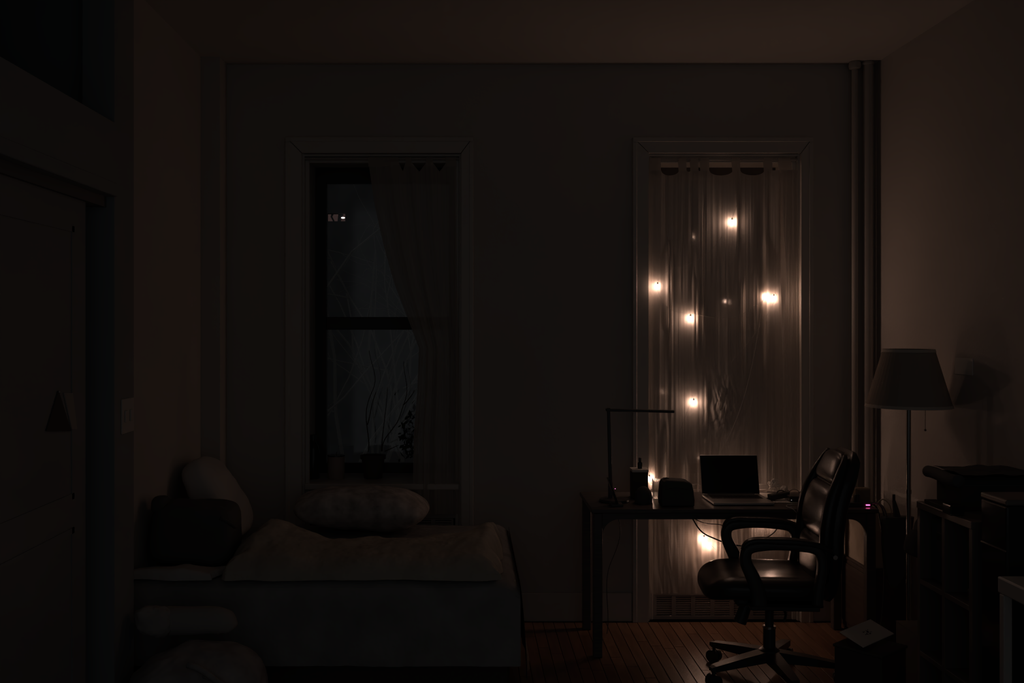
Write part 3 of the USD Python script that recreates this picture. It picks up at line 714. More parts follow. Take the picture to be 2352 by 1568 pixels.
part('cable', tube(np.array([(1.75, 5.16, T + 0.003), (1.70, 5.10, T + 0.003), (1.63, 5.08, T + 0.003), (1.608, 5.03, T + 0.003), (1.613, 4.985, T + 0.004), (1.618, 4.974, T + 0.003), (1.64, 4.968, T - 0.02), (1.68, 4.968, T - 0.035), (1.74, 4.968, T - 0.04)]), 0.0022, 8, 50), 'cord_white', cl, smooth=True)
# right end of the desk
q = P(1982, 1145, 5.12)
rt = thing('router_box', 'small pale upright box with rounded corners at the right end of the desk', 'box', (q[0], 5.14, T))
part('case', bx(q[0] - 0.040, 5.11, T, q[0] + 0.037, 5.16, T + 0.082, 0.006), 'cardboard', rt)
part('front_plate', bx(q[0] - 0.034, 5.107, T + 0.006, q[0] + 0.031, 5.111, T + 0.076, 0.001), 'cardboard', rt)
q = P(1990, 1148, 5.03)
ps = thing('power_strip', 'black power strip with a glowing pink switch at the right end of the desk', 'power strip', (q[0], 5.05, T))
part('case', bx(q[0] - 0.10, 5.035, T, q[0] + 0.03, 5.085, T + 0.022, 0.004), 'black_plastic', ps)
part('switch', [bx(P(1989, 0, 5.034)[0], 5.031, T + 0.008, P(1998, 0, 5.034)[0], 5.036, T + 0.0135, 0.001)], 'red_led', ps, label='glowing pink switch')
part('plug', [lathe([(0.018, 0), (0.018, 0.03), (0.012, 0.04)], (q[0] - 0.035, 5.06, T + 0.022), 16)], 'black_plastic', ps, smooth=40)
part('cord', tube(np.array([(q[0] + 0.03, 5.06, T + 0.010), (2.056, 5.06, T + 0.008), (2.085, 5.06, T - 0.05), (2.10, 5.05, 0.55), (2.105, 5.05, 0.35), (2.09, 5.05, 0.15), (2.07, 5.05, 0.01)]), 0.0042, 8, 60), 'black_plastic', ps, smooth=True)
# wall hook beyond the chair
q = P(1883, 1085, D)
hk = thing('wall_hook', 'tiny metal hook on the wall right of the lit window', 'hook', (q[0], D, q[2]))
part('hook_base', bx(q[0] - 0.008, D - 0.006, q[2] - 0.002, q[0] + 0.008, D, q[2] + 0.035, 0.002), 'black_plastic', hk)
part('hook_tip', [tube([(q[0], D - 0.006, q[2] + 0.006), (q[0], D - 0.028, q[2] - 0.008), (q[0], D - 0.036, q[2] + 0.0)], 0.003, 8, 10), icos((q[0], D - 0.036, q[2] + 0.002), 0.0055, 2)], 'chrome', hk, smooth=True)

# cables hanging under the desk
hc1 = thing('hanging_cable', 'thick black cable sagging under the desk from left to right', 'cable', (1.3, 5.3, 0.6))
part('cable', tube(np.vstack([A((1588, 1186, 5.36), (1598, 1203, 5.36), (1612, 1221, 5.36), (1640, 1236, 5.36), (1672, 1248, 5.36), (1716, 1254, 5.36), (1770, 1252, 5.38), (1830, 1225, 5.40), (1860, 1190, 5.42))]), 0.0036, 8, 70), 'black_plastic', hc1, smooth=True)
hc2 = thing('hanging_cable', 'thin black cable sagging just below the desk apron', 'cable', (1.3, 5.3, 0.6))
part('cable', tube(A((1592, 1188, 5.40), (1605, 1196, 5.40), (1624, 1202, 5.40), (1650, 1204, 5.40), (1672, 1208, 5.40), (1720, 1206, 5.40), (1760, 1188, 5.42)), 0.0022, 8, 50), 'black_plastic', hc2, smooth=True)
hc3 = thing('hanging_cable', 'pale cable curving under the desk behind the chair arms', 'cable', (1.6, 5.3, 0.6))
part('cable', tube(A((1792, 1188, 5.44), (1787, 1208, 5.44), (1778, 1222, 5.44), (1764, 1232, 5.44), (1745, 1238, 5.44)), 0.0036, 8, 40), 'cord_white', hc3, smooth=True)
hc4 = thing('hanging_cable', 'thin black wire hanging down by the left legs of the desk', 'cable', (0.8, 5.3, 0.4))
part('cable', tube(A((1420, 1190, 5.44), (1422, 1240, 5.44), (1410, 1275, 5.44), (1400, 1300, 5.42), (1396, 1400, 5.40), (1394, 1455, 5.38)), 0.002, 6, 50), 'black_plastic', hc4, smooth=True)

# ================================================================== OFFICE CHAIR (faces left, along the desk)
CX, CYc = 1.42, 4.70
RC = R((0, 0, 1), -5.0)
oc = thing('office_chair', 'black leather executive office chair with loop arms, turned side-on to the desk', 'office chair', (CX, CYc, 0))
def ch_(mesh): return moved(mesh, RC, (CX, CYc, 0))
# local: x forward is -x; z up. seat
seat = cushion((0.290, 0.248, 0.056), 0.62, 0.52, 44, 0.010, 5, 2)
sv, sf = seat
sv = sv.copy(); sx = sv[:, 0]
sv[:, 2] += 0.458 - 0.025 * np.clip((-sx - 0.15) / 0.12, 0, 1) ** 2 + 0.012 * np.exp(-((np.abs(sv[:, 1]) - 0.19) / 0.05) ** 2) * (sv[:, 2] > 0) - 0.010 * np.exp(-(sv[:, 1] / 0.12) ** 2 - ((sx + 0.0) / 0.14) ** 2) * (sv[:, 2] > 0)
part('seat', ch_((sv + [-0.03, 0, 0], sf)), 'black_leather', oc, smooth=True)
part('seat_pan', ch_(bx(-0.19, -0.19, 0.385, 0.19, 0.19, 0.43, 0.015)), 'black_plastic', oc)
bp = spline([(0.200, 0.41), (0.215, 0.50), (0.222, 0.60), (0.226, 0.72), (0.240, 0.82), (0.275, 0.93), (0.318, 1.03), (0.335, 1.078)], 40)
tt = np.linspace(0, 1, 40)
wb = np.interp(tt, [0, 0.08, 0.3, 0.55, 0.8, 0.95, 1], [0.16, 0.20, 0.240, 0.240, 0.212, 0.17, 0.11]); hb_ = np.interp(tt, [0, 0.05, 0.4, 0.85, 0.96, 1], [0.018, 0.034, 0.040, 0.040, 0.030, 0.008])
part('backrest', ch_(loft(bp + [0.025, 0], wb, hb_, 0.45)), 'black_leather', oc, smooth=True)
def pad(t0, t1, k, th, off, name, m='black_leather'):
    s = np.linspace(t0, t1, 26); pth = np.stack([np.interp(s, tt, bp[:, 0]), np.interp(s, tt, bp[:, 1])], 1) + [off, 0]
    u = np.linspace(0, 1, 26); env = (1 - np.abs(2 * u - 1) ** 4) ** 0.5
    part(name, ch_(loft(pth, np.interp(s, tt, wb) * k * (0.75 + 0.25 * env), th * env + 0.003, 0.6)), m, oc, smooth=True)
pad(0.06, 0.40, 0.82, 0.040, -0.012, 'lumbar_cushion')
pad(0.40, 0.76, 0.84, 0.034, -0.010, 'back_cushion')
pad(0.76, 0.99, 0.82, 0.036, -0.008, 'head_cushion')
for s in (-1, 1):
    ss = np.linspace(0.10, 0.97, 26); pth = np.stack([np.interp(ss, tt, bp[:, 0]) - 0.022, s * (np.interp(ss, tt, wb) * 0.90), np.interp(ss, tt, bp[:, 1])], 1)
    part('side_bolster', ch_(tube(pth, 0.030 * np.sin(np.linspace(0.25, math.pi - 0.25, 26)) ** 0.6, 14)), 'black_leather', oc, smooth=True)
for s in (-1, 1):
    loop = np.array([0.018, 0.0]) + spline([(-0.115, 0.40), (-0.120, 0.47), (-0.155, 0.56), (-0.175, 0.615), (-0.165, 0.655), (-0.120, 0.672), (-0.02, 0.678), (0.08, 0.672), (0.145, 0.650), (0.158, 0.60), (0.150, 0.52), (0.140, 0.41)], 60)
    tl = np.linspace(0, 1, 60)
    part('arm', ch_(loft(loop, np.full(60, 0.027), np.interp(tl, [0, 0.18, 0.3, 0.45, 0.75, 1], [0.034, 0.030, 0.024, 0.020, 0.020, 0.022]), 0.6, 20, yc=s * 0.250)), 'black_plastic', oc, smooth=True)
    al = np.array([0.018, 0.0]) + spline([(-0.185, 0.655), (-0.165, 0.685), (-0.08, 0.697), (0.05, 0.694), (0.16, 0.672), (0.20, 0.655)], 30)
    part('arm_pad', ch_(loft(al, 0.030 * np.sin(np.linspace(0.35, math.pi - 0.35, 30)) ** 0.35, 0.017 * np.sin(np.linspace(0.25, math.pi - 0.25, 30)) ** 0.35, 0.7, 20, yc=s * 0.250)), 'black_leather', oc, smooth=True)
    part('arm_bracket', ch_(bx(-0.14, s * 0.19, 0.395, 0.16, s * 0.285, 0.412, 0.004)), 'black_plastic', oc)
    part('back_bolt', ch_(cyl((0.225, s * 0.262, 0.636), (0.225, s * 0.285, 0.636), 0.010, None, 14)), 'chrome', oc, smooth=40)
part('back_bracket', ch_(loft(spline([(0.05, 0.385), (0.17, 0.385), (0.250, 0.43), (0.278, 0.55), (0.285, 0.66)], 24), np.full(24, 0.045), np.full(24, 0.010), 0.4)), 'black_plastic', oc, smooth=40)
part('mechanism', ch_(bx(-0.10, -0.075, 0.335, 0.10, 0.075, 0.386, 0.008)), 'black_plastic', oc)
part('tension_knob', ch_([cyl((-0.105, 0.0, 0.35), (-0.135, 0.0, 0.26), 0.027, 0.030, 20)]), 'black_plastic', oc, smooth=40)
part('lever', ch_(tube([(0.03, -0.07, 0.36), (0.03, -0.20, 0.355), (0.01, -0.26, 0.345)], 0.006, 8, 16)), 'black_plastic', oc, smooth=True)
part('gas_column', ch_([cyl((0, 0, 0.12), (0, 0, 0.235), 0.028), cyl((0, 0, 0.25), (0, 0, 0.34), 0.020)]), 'black_plastic', oc, smooth=40)
part('column_ring', ch_(lathe([(0.022, 0), (0.031, 0.002), (0.031, 0.013), (0.022, 0.015)], (0, 0, 0.235), 28)), 'chrome', oc, smooth=40)
part('hub', ch_(lathe([(0.045, 0.0), (0.052, 0.01), (0.048, 0.05), (0.032, 0.062)], (0, 0, 0.085), 28)), 'black_plastic', oc, smooth=40)
for k in range(5):
    a = math.radians(72 * k + 135); ca, sa = math.cos(a), math.sin(a)
    sp_ = part('spoke', ch_(m3.Manifold.hull_points(np.array([(r * ca - s * w * sa, r * sa + s * w * ca, z) for r, w, zs in ((0.035, 0.030, (0.085, 0.135)), (0.17, 0.027, (0.082, 0.120)), (0.31, 0.020, (0.074, 0.100)), (0.33, 0.012, (0.078, 0.094))) for s in (-1, 1) for z in zs]))), 'black_plastic', oc)
    wx, wy = 0.312 * ca, 0.312 * sa
    part('caster', ch_([cyl((wx - 0.026 * sa * s, wy + 0.026 * ca * s, 0.030), (wx - 0.006 * sa * s, wy + 0.006 * ca * s, 0.030), 0.030, None, 20) for s in (-1, 1)] + [cyl((wx, wy, 0.045), (wx, wy, 0.085), 0.008, None, 10), cyl((wx - 0.01 * sa, wy + 0.01 * ca, 0.034), (wx + 0.01 * sa, wy - 0.01 * ca, 0.034), 0.024, None, 16)]), 'black_plastic', oc, smooth=40)
part('plate', ch_(bx(-0.06, -0.13, 0.409, 0.12, 0.13, 0.418, 0.002)), 'black_plastic', oc)

# ================================================================== FLOOR LAMP
LX, LY = P(2087, 0, 4.70)[0], 4.70
fp = thing('floor_lamp', 'unlit floor lamp with a tapered fabric shade and thin metal pole by the right wall', 'floor lamp', (LX, LY, 0))
zt, zb = P(0, 802, 4.7)[2], P(0, 934, 4.7)[2]
rt_, rb_ = 0.112, 0.190
def cone(r0, z0, r1, z1, th=0.0015, sides=96):
    a = np.arange(sides) * 2 * np.pi / sides
    pl = 1 + 0.0045 * np.cos(a * 48)
    ring = lambda r, z, k=1: np.stack([r * (pl if k else 1) * np.cos(a), r * (pl if k else 1) * np.sin(a), np.full(sides, z)], -1)
    rings = np.array([ring(r0, z0), ring(r1, z1), ring(r1 - th, z1), ring(r0 - th, z0), ring(r0, z0)])
    v = rings[:4].reshape(-1, 3); s = sides; f = []
    for i in range(4):
        j = np.arange(s); k = (j + 1) % s; a_, b_ = i * s, ((i + 1) % 4) * s
        f += [np.stack([a_ + j, a_ + k, b_ + k], -1), np.stack([a_ + j, b_ + k, b_ + j], -1)]
    return v + [LX, LY, 0], np.vstack(f)
sh = part('shade', cone(rb_, zb, rt_, zt), 'shade_fabric', fp, smooth=60)
bw = 0.013
rz = lambda z: rb_ + (rt_ - rb_) * (z - zb) / (zt - zb)
part('shade_band', cone(rb_ + 0.0022, zb - 0.001, rz(zb + bw) + 0.0022, zb + bw), 'shade_band', sh, smooth=60, label='pale bottom band')
part('shade_band', cone(rz(zt - bw) + 0.0022, zt - bw, rt_ + 0.0022, zt + 0.001), 'shade_band', sh, smooth=60, label='pale top band')
part('shade_spider', [tube([(LX, LY, zt - 0.03), (LX + rt_ * math.cos(t), LY + rt_ * math.sin(t), zt - 0.012)], 0.0018, 6) for t in (0.4, 2.5, 4.6)], 'lamp_pole', fp)
part('pole', [cyl((LX, LY, 0.02), (LX, LY, zt - 0.16), 0.0105, None, 20)], 'lamp_pole', fp, smooth=40)
part('pole_joint', [cyl((LX, LY, z), (LX, LY, z + 0.018), 0.0125, None, 20) for z in (P(0, 1133, 4.7)[2], P(0, 1340, 4.7)[2])], 'lamp_pole', fp, smooth=40)
part('socket', [cyl((LX, LY, zt - 0.165), (LX, LY, zt - 0.085), 0.018, None, 18)], 'black_plastic', fp, smooth=40)
part('light_bulb', lathe([(0.012, 0), (0.014, 0.012), (0.028, 0.04), (0.028, 0.055), (0.012, 0.072), (0.001, 0.075)], (LX, LY, zt - 0.086), 20), 'white_paper', fp, smooth=50)
part('base', lathe([(0.115, 0), (0.118, 0.006), (0.110, 0.016), (0.03, 0.026), (0.014, 0.045)], (LX, LY, 0), 40), 'lamp_pole', fp, smooth=40)
cxp = LX + 0.060
cz = [P(0, 986, 4.66)[2] + i * 0.0052 for i in range(42)]
part('pull_chain', [tube([(cxp, LY - 0.04, cz[0]), (cxp, LY - 0.04, zb + 0.12)], 0.0009, 5)] + [icos((cxp, LY - 0.04, z), 0.0020, 0) for z in cz], 'lamp_pole', fp)
part('pull_knob', icos((cxp, LY - 0.04, cz[0] - 0.003), 0.0052, 2), 'lamp_pole', fp, smooth=True)
part('chain_arm', tube([(LX, LY, zb + 0.115), (cxp, LY - 0.04, zb + 0.12)], 0.003, 6), 'lamp_pole', fp)
# paper note on the right wall
single('wall_note', bx(XR - 0.0035, 4.517, P(2193, 860, 4.6)[2], XR - 0.0005, 4.68, P(2193, 822, 4.6)[2]), 'white_paper', 'small pale paper note on the right wall behind the floor lamp', 'paper')

# ================================================================== RIGHT SIDE CLUTTER
XS = 1.89; SZ = 0.92
sh_ = thing('shelf_unit', 'low open cube shelf unit standing along the right wall', 'shelf', (2.08, 4.0, 0))
Y0, Y1 = 3.745, 4.20
part('top_panel', bx(XS - 0.004, Y0, SZ - 0.028, XR - 0.035, Y1, SZ, 0.002), 'shelf_laminate', sh_)
part('bottom_panel', bx(XS, Y0, 0.02, XR - 0.035, Y1, 0.045), 'shelf_laminate', sh_)
part('plinth', bx(XS + 0.02, Y0 + 0.01, 0, XR - 0.05, Y1 - 0.01, 0.02), 'shelf_laminate', sh_)
for y in (Y0, (Y0 + Y1) / 2 - 0.012, Y1 - 0.024): part('upright', bx(XS, y, 0.045, XR - 0.035, y + 0.024, SZ - 0.028, 0.001), 'shelf_laminate', sh_)
for z in (0.30, 0.60):
    for ya, yb in ((Y0 + 0.024, (Y0 + Y1) / 2 - 0.012), ((Y0 + Y1) / 2 + 0.012, Y1 - 0.024)): part('shelf', bx(XS, ya, z - 0.02, XR - 0.035, yb, z, 0.001), 'shelf_laminate', sh_)
part('back_panel', bx(XR - 0.035, Y0, 0, XR - 0.032, Y1, SZ), 'dark_wood', sh_)
# things in the cubbies
single('small_vase', lathe([(0.018, 0), (0.030, 0.02), (0.030, 0.05), (0.014, 0.08), (0.012, 0.115), (0.016, 0.12)], (1.935, 3.80, 0.60), 24), 'gloss_black', 'small glossy dark vase in the upper cubby of the shelf unit', 'vase', smooth=50)
bk = thing('storage_bin', 'black fabric bin filling the upper far cubby of the shelf unit', 'bin', (2.05, 4.08, 0.6))
part('body', bx(1.93, 4.00, 0.601, 2.22, 4.165, 0.86, 0.008), 'soft_black', bk); part('grip', bx(1.926, 4.05, 0.78, 1.931, 4.11, 0.81, 0.002), 'black_plastic', bk)
# on top of the shelf unit
pb = thing('dark_box', 'large dark box on the shelf unit under a draped dark blanket', 'box', (2.10, 4.08, SZ))
bz0 = P(0, 1090, 4.05)[2]
part('body', bx(1.955, 3.96, SZ, 2.235, 4.17, bz0, 0.006), 'dark_cardboard', pb); part('lid_seam', bx(1.953, 3.958, bz0 - 0.03, 2.237, 4.172, bz0 - 0.026), 'soft_black', pb)
bl = thing('rolled_blanket', 'dark blanket with a rolled edge lying over the box on the shelf unit', 'blanket', (2.08, 4.07, bz0))
gx_, gy_ = np.meshgrid(np.linspace(1.945, 2.262, 60), np.linspace(3.93, 4.185, 40))
top_ = bz0 + 0.010 + 0.016 * meshkit.fbm(np.stack([gx_ * 14, gy_ * 14, 0 * gx_], -1), 3, 3)
bv, bf = grid_sheet(np.stack([gx_, gy_, top_], -1)); bv2 = bv.copy(); bv2[:, 2] = bz0 + 0.001
part('cover', [(bv, bf), (bv2, bf[:, ::-1])], 'soft_black', bl, smooth=True)
part('rolled_edge', tube([(1.928, 3.92, bz0 - 0.006), (1.922, 4.0, bz0 - 0.008), (1.926, 4.10, bz0 - 0.004), (1.930, 4.19, bz0 - 0.006)], 0.024, 16, 24), 'soft_black', bl, smooth=True)
single('thin_book', bx(1.90, 3.99, SZ, 1.95, 4.16, SZ + 0.014, 0.002), 'dark_cardboard', 'thin dark book lying on the shelf unit beside the dark box', 'book')
q = P(2188, 1162, 3.90)
rd = thing('clock_radio', 'small glossy black box with bright edges on the front of the shelf unit', 'clock radio', (q[0], 3.9, SZ))
part('case', bx(q[0] - 0.026, 3.865, SZ, q[0] + 0.030, 3.93, SZ + 0.040, 0.004), 'gloss_black', rd)
part('edge_trim', [bx(q[0] - 0.027, 3.864, SZ + 0.034, q[0] + 0.031, 3.866, SZ + 0.037), bx(q[0] - 0.027, 3.864, SZ + 0.004, q[0] + 0.031, 3.866, SZ + 0.006)], 'chrome', rd)
# tower, side table
tw = thing('tower_fan', 'tall glossy black tower appliance at the near end of the shelf unit', 'tower appliance', (2.0, 3.6, 0))
part('body', bx(1.89, 3.507, 0.03, 2.09, 3.684, 1.020, 0.008), 'gloss_black', tw)
part('top_cap', bx(1.889, 3.506, 1.022, 2.091, 3.685, 1.043, 0.006), 'shelf_laminate', tw)
part('base', bx(1.875, 3.49, 0, 2.105, 3.70, 0.03, 0.006), 'black_plastic', tw)
part('seam', bx(1.8885, 3.51, 0.86, 1.8905, 3.681, 0.866), 'chrome', tw)
st = thing('side_table', 'pale side table with a thick top at the right edge', 'side table', (2.03, 3.15, 0))
part('tabletop', bx(1.827, 2.85, 0.735, 2.25, 3.45, 0.792, 0.006), 'table_white', st)
for xx in (1.829, 2.21):
    for yy in (2.86, 3.41): part('leg', bx(xx, yy, 0, xx + 0.03, yy + 0.03, 0.735, 0.003), 'table_white', st)
# stuff between desk, lamp and shelf
lb = thing('low_cabinet', 'low dark wooden cabinet between the desk and the right wall', 'cabinet', (2.16, 5.33, 0))
part('body', bx(2.062, 5.14, 0.02, 2.26, 5.52, 0.39, 0.004), 'dark_wood', lb); part('top', bx(2.058, 5.135, 0.39, 2.262, 5.525, 0.405, 0.004), 'dark_wood', lb)
part('door', bx(2.056, 5.16, 0.05, 2.063, 5.50, 0.37, 0.002), 'dark_wood', lb); [part('foot', bx(2.07, y, 0, 2.25, y + 0.02, 0.02), 'dark_wood', lb) for y in (5.15, 5.49)]
pbag = thing('paper_bag', 'creased pale paper bag standing on the low cabinet behind the right desk leg', 'paper bag', (2.14, 5.33, 0.405))
bagx = np.array([(2.072, 5.16), (2.072, 5.50), (2.22, 5.50), (2.22, 5.16)])
pts = []
def bag_side():
    u, w = np.meshgrid(np.linspace(0, 1, 120), np.linspace(0, 1, 30)); per = np.vstack([bagx, bagx[:1]])
    seg = u * 4; i = np.minimum(seg.astype(int), 3); fr = (seg - i)[..., None]
    XY = per[i] * (1 - fr) + per[i + 1] * fr
    c = bagx.mean(0); nrm = XY - c; nrm /= np.linalg.norm(nrm, axis=-1, keepdims=True)
    XY = XY + nrm * (0.02 * (meshkit.fbm(np.stack([XY[..., 0] * 12, XY[..., 1] * 16, w * 4], -1), 3, 9) - 0.5) * np.sin(np.pi * np.clip(w, 0, 1)))[..., None]
    return grid_sheet(np.dstack([XY, 0.406 + w * 0.285]))
part('bag_body', bag_side(), 'brown_paper', pbag, smooth=40); part('bag_base', bx(2.073, 5.161, 0.4055, 2.219, 5.499, 0.409), 'brown_paper', pbag)
for yy in (5.162, 5.498): part('bag_handle', tube([(2.11, yy, 0.68), (2.115, yy, 0.735), (2.146, yy, 0.76), (2.177, yy, 0.735), (2.182, yy, 0.68)], 0.003, 6, 24), 'brown_paper', pbag, smooth=True)
# black tote hanging from the desk's right end
tbg = thing('tote_bag', 'black tote bag hanging at the right end of the desk', 'bag', (2.10, 4.93, 0.4))
u, w = np.meshgrid(np.arange(40) * 2 * np.pi / 40, np.linspace(0, 1, 24), indexing='xy')
wid = np.interp(w, [0, 0.15, 0.6, 1], [0.012, 0.045, 0.070, 0.078]); dep = np.interp(w, [0, 0.2, 1], [0.008, 0.030, 0.032])
TX, TY = 2.135, 4.96
ring = np.stack([TX - 0.02 * (1 - w) + wid * sgnpow(np.cos(u), 0.7), TY + dep * sgnpow(np.sin(u), 0.7) + 0.012 * (meshkit.fbm(np.stack([u * 3, w * 5, 0 * u], -1), 2, 6) - 0.5), 0.36 + w * 0.35], -1)
part('pouch', skin(ring), 'soft_black', tbg, smooth=True)
for s in (-1, 1): part('strap', tube([(TX - 0.06, TY + 0.015 * s, 0.70), (2.06, TY + 0.012 * s + 0.06, 0.765), (2.035, TY + 0.1 + 0.012 * s, 0.752)], 0.004, 6, 16), 'soft_black', tbg, smooth=True)
um = thing('umbrella', 'folded dark umbrella sticking up out of the tote bag', 'umbrella', (TX, TY, 0.55))
ub, ut = np.array([TX + 0.01, TY, 0.60]), P(2053, 1135, 4.96)
part('folded_canopy', tube([ub, ub * 0.4 + ut * 0.6, ut - [0, 0, 0.03]], [0.022, 0.016, 0.008], 12, 12), 'soft_black', um, smooth=True)
part('handle', tube([ut - [0, 0, 0.035], ut], 0.007, 10, 6), 'black_plastic', um, smooth=True)
# bin and backpack near the lamp
bpk = thing('backpack', 'black backpack hanging by its strap on the far end of the shelf unit', 'backpack', (2.08, 4.35, 0.628))
part('body', moved(cushion((0.125, 0.10, 0.105), 0.6, 0.6, 36, 0.05, 7, 4), R((0, 1, 0), 14), (2.06, 4.315, 0.735)), 'soft_black', bpk, smooth=True)
part('pocket', moved(cushion((0.03, 0.07, 0.055), 0.6, 0.6, 20, 0.01, 9, 5), R((0, 1, 0), 14), (1.938, 4.315, 0.715)), 'soft_black', bpk, smooth=True)
part('strap', tube([(2.05, 4.31, 0.82), (2.045, 4.26, 0.90), (2.04, 4.20, 0.934), (2.04, 4.182, 0.928)], 0.008, 8, 20), 'soft_black', bpk, smooth=True)
part('buckle', bx(1.932, 4.205, 0.745, 1.952, 4.212, 0.765, 0.001), 'chrome', bpk)
# boxes on the floor
b1 = thing('cardboard_box', 'low dark grey cardboard box on the floor in front of the floor lamp foot', 'box', (2.08, 4.41, 0))
part('body', bx(1.945, 4.27, 0, 2.215, 4.54, 0.315, 0.003), 'box_grey', b1)
part('flap', bx(1.945, 4.27, 0.315, 2.078, 4.54, 0.319), 'box_grey', b1); part('flap', bx(2.081, 4.27, 0.315, 2.215, 4.54, 0.319), 'box_grey', b1)
c1_ = thing('crate', 'dark crate on the floor holding up the pale square card', 'crate', (1.70, 4.22, 0))
RCR = R((0, 0, 1), 40)
part('body', moved(bx(-0.105, -0.105, 0, 0.105, 0.105, 0.30, 0.006), RCR, (1.70, 4.22, 0)), 'dark_cardboard', c1_); part('rim', moved(bx(-0.109, -0.109, 0.30, 0.109, 0.109, 0.312, 0.003), RCR, (1.70, 4.22, 0)), 'dark_cardboard', c1_)
# tilted square card: its corners
K = np.array([P(1981, 1486, 4.11), P(1930, 1453, 4.22), P(1997, 1422, 4.40), P(2055, 1457, 4.29)])
ctr = K.mean(0); ex = (K[0] + K[3] - K[1] - K[2]) / 4; ey = (K[2] + K[3] - K[0] - K[1]) / 4
nn = np.cross(ex, ey); nn /= np.linalg.norm(nn); nn *= np.sign(nn[2])
cd = thing('square_card', 'pale square card with a small dark print lying tilted on the crate', 'card', ctr)
part('card', m3.Manifold.hull_points(np.array([ctr + a * ex + b * ey + c * nn for a in (-1, 1) for b in (-1, 1) for c in (0, 0.003)])), 'white_paper', cd)
g = np.random.default_rng(3)
part('print', [m3.Manifold.hull_points(np.array([ctr + (u0 + a) * ex + (v0 + b) * ey + c * nn for a in (0, du) for b in (0, dv) for c in (0.003, 0.0036)])) for u0, v0, du, dv in [(g.uniform(-.25, .2), g.uniform(-.25, .2), g.uniform(.03, .12), g.uniform(.02, .08)) for _ in range(16)]], 'card_print', cd)
# ================================================================== BED
BX0, BX1, BY0, BY1, BZ = XL + 0.02, 0.225, 4.25, 5.52, 0.555
bed = thing('bed', 'low bed under the dark left window with a dark hanging coverlet', 'bed', ((BX0 + BX1) / 2, 4.9, 0))
part('bed_frame', bx(BX0 + 0.02, BY0 + 0.06, 0.10, BX1 - 0.04, BY1 - 0.02, 0.26, 0.01), 'dark_wood', bed)
for xx in (BX0 + 0.08, BX1 - 0.16):
    for yy in (BY0 + 0.10, BY1 - 0.16): part('leg', bx(xx, yy, 0, xx + 0.06, yy + 0.06, 0.10, 0.006), 'dark_wood', bed)
part('mattress', moved(cushion(((BX1 - BX0) / 2 - 0.012, (BY1 - BY0) / 2 - 0.012, 0.145), 0.35, 0.14, 48, 0.012, 5, 6), None, ((BX0 + BX1) / 2, (BY0 + BY1) / 2, 0.26 + 0.144)), 'sheet_cotton', bed, smooth=True)


def drape(n=260, m=60, x0=0, x1=1, zl=0.2):
    """Coverlet: over the mattress and down its near side and right end."""
    y = np.r_[np.linspace(BY1 - 0.05, BY0 + 0.03, 60), np.linspace(BY0 + 0.012, BY0 - 0.012, 8)]
    rows = []
    xs = np.linspace(x0, x1, n)
    for X in xs:
        top = []
        e = np.clip((X - (BX1 - 0.07)) / 0.07, 0, 1)
        for Y in y:
            top.append((X, Y, BZ + 0.006 - 0.03 * np.clip((BY0 + 0.05 - Y) / 0.06, 0, 1) ** 2 - 0.035 * e ** 2))
        for Z in np.linspace(BZ - 0.05, zl, 30):
            top.append((X, BY0 - 0.018, Z))
        rows.append(top)
    V = np.array(rows)
    q = meshkit.fbm(V * [6, 6, 3], 4, 5) - 0.5
    hang = np.clip((BZ - V[..., 2]) / 0.3, 0, 1)
    V[..., 1] -= hang * (0.02 + 0.05 * (meshkit.fbm(np.stack([V[..., 0] * 7, V[..., 2] * 1.2, 0 * q], -1), 3, 2) - 0.35))
    V[..., 2] += np.where(V[..., 1] > BY0 - 0.01, q * 0.022 + 0.006, 0)
    return grid_sheet(V)


part('coverlet', drape(x0=BX0 + 0.004, x1=BX1 + 0.002, zl=0.225), 'blanket_dark', bed, smooth=True)
gy_, gz_ = np.meshgrid(np.linspace(BY0 - 0.02, BY1 - 0.05, 90), np.linspace(0.16, BZ + 0.004, 40))
ex_ = BX1 + 0.004 + np.clip((BZ - gz_) / 0.35, 0, 1) * (0.03 + 0.05 * (meshkit.fbm(np.stack([gy_ * 8, gz_ * 1.2, 0 * gy_], -1), 3, 12) - 0.4))
part('coverlet_end', grid_sheet(np.stack([ex_, gy_, gz_], -1)), 'coverlet', bed, smooth=True, label='brown end of the coverlet hanging at the foot of the bed')


def heap(outline_fn, x0, x1, y0, y1, nx, ny, base, seed, crease=0.03):
    gx, gy = np.meshgrid(np.linspace(0, 1, nx), np.linspace(0, 1, ny))
    X = x0 + gx * (x1 - x0); Y = y0 + gy * (y1 - y0)
    wob = lambda t, k: meshkit.fbm(np.stack([t * 5, 0 * t + k, 0 * t + seed], -1), 3, seed + k) - 0.5
    X = X + (2 * gx - 1) ** 2 * wob(Y * 2, 1) * 0.10; Y = Y + (1 - gy) ** 2 * wob(X * 1.3, 2) * 0.05 + gy ** 2 * wob(X, 3) * 0.10
    edge = np.clip(np.minimum(np.minimum(gx, 1 - gx) / 0.07, np.minimum(gy, 1 - gy) / 0.16), 0, 1)
    edge = np.sqrt(1 - (1 - edge) ** 2)
    hgt = outline_fn(gx, gy)
    cr = meshkit.fbm(np.stack([X * 9, Y * 5, 0 * X], -1), 4, seed) - 0.5
    Z = base + edge * np.maximum(hgt + crease * cr, 0.015)
    a = grid_sheet(np.stack([X, Y, Z], -1)); b = grid_sheet(np.stack([X, Y, np.full_like(X, base)], -1))
    return [a, (b[0], b[1][:, ::-1])]


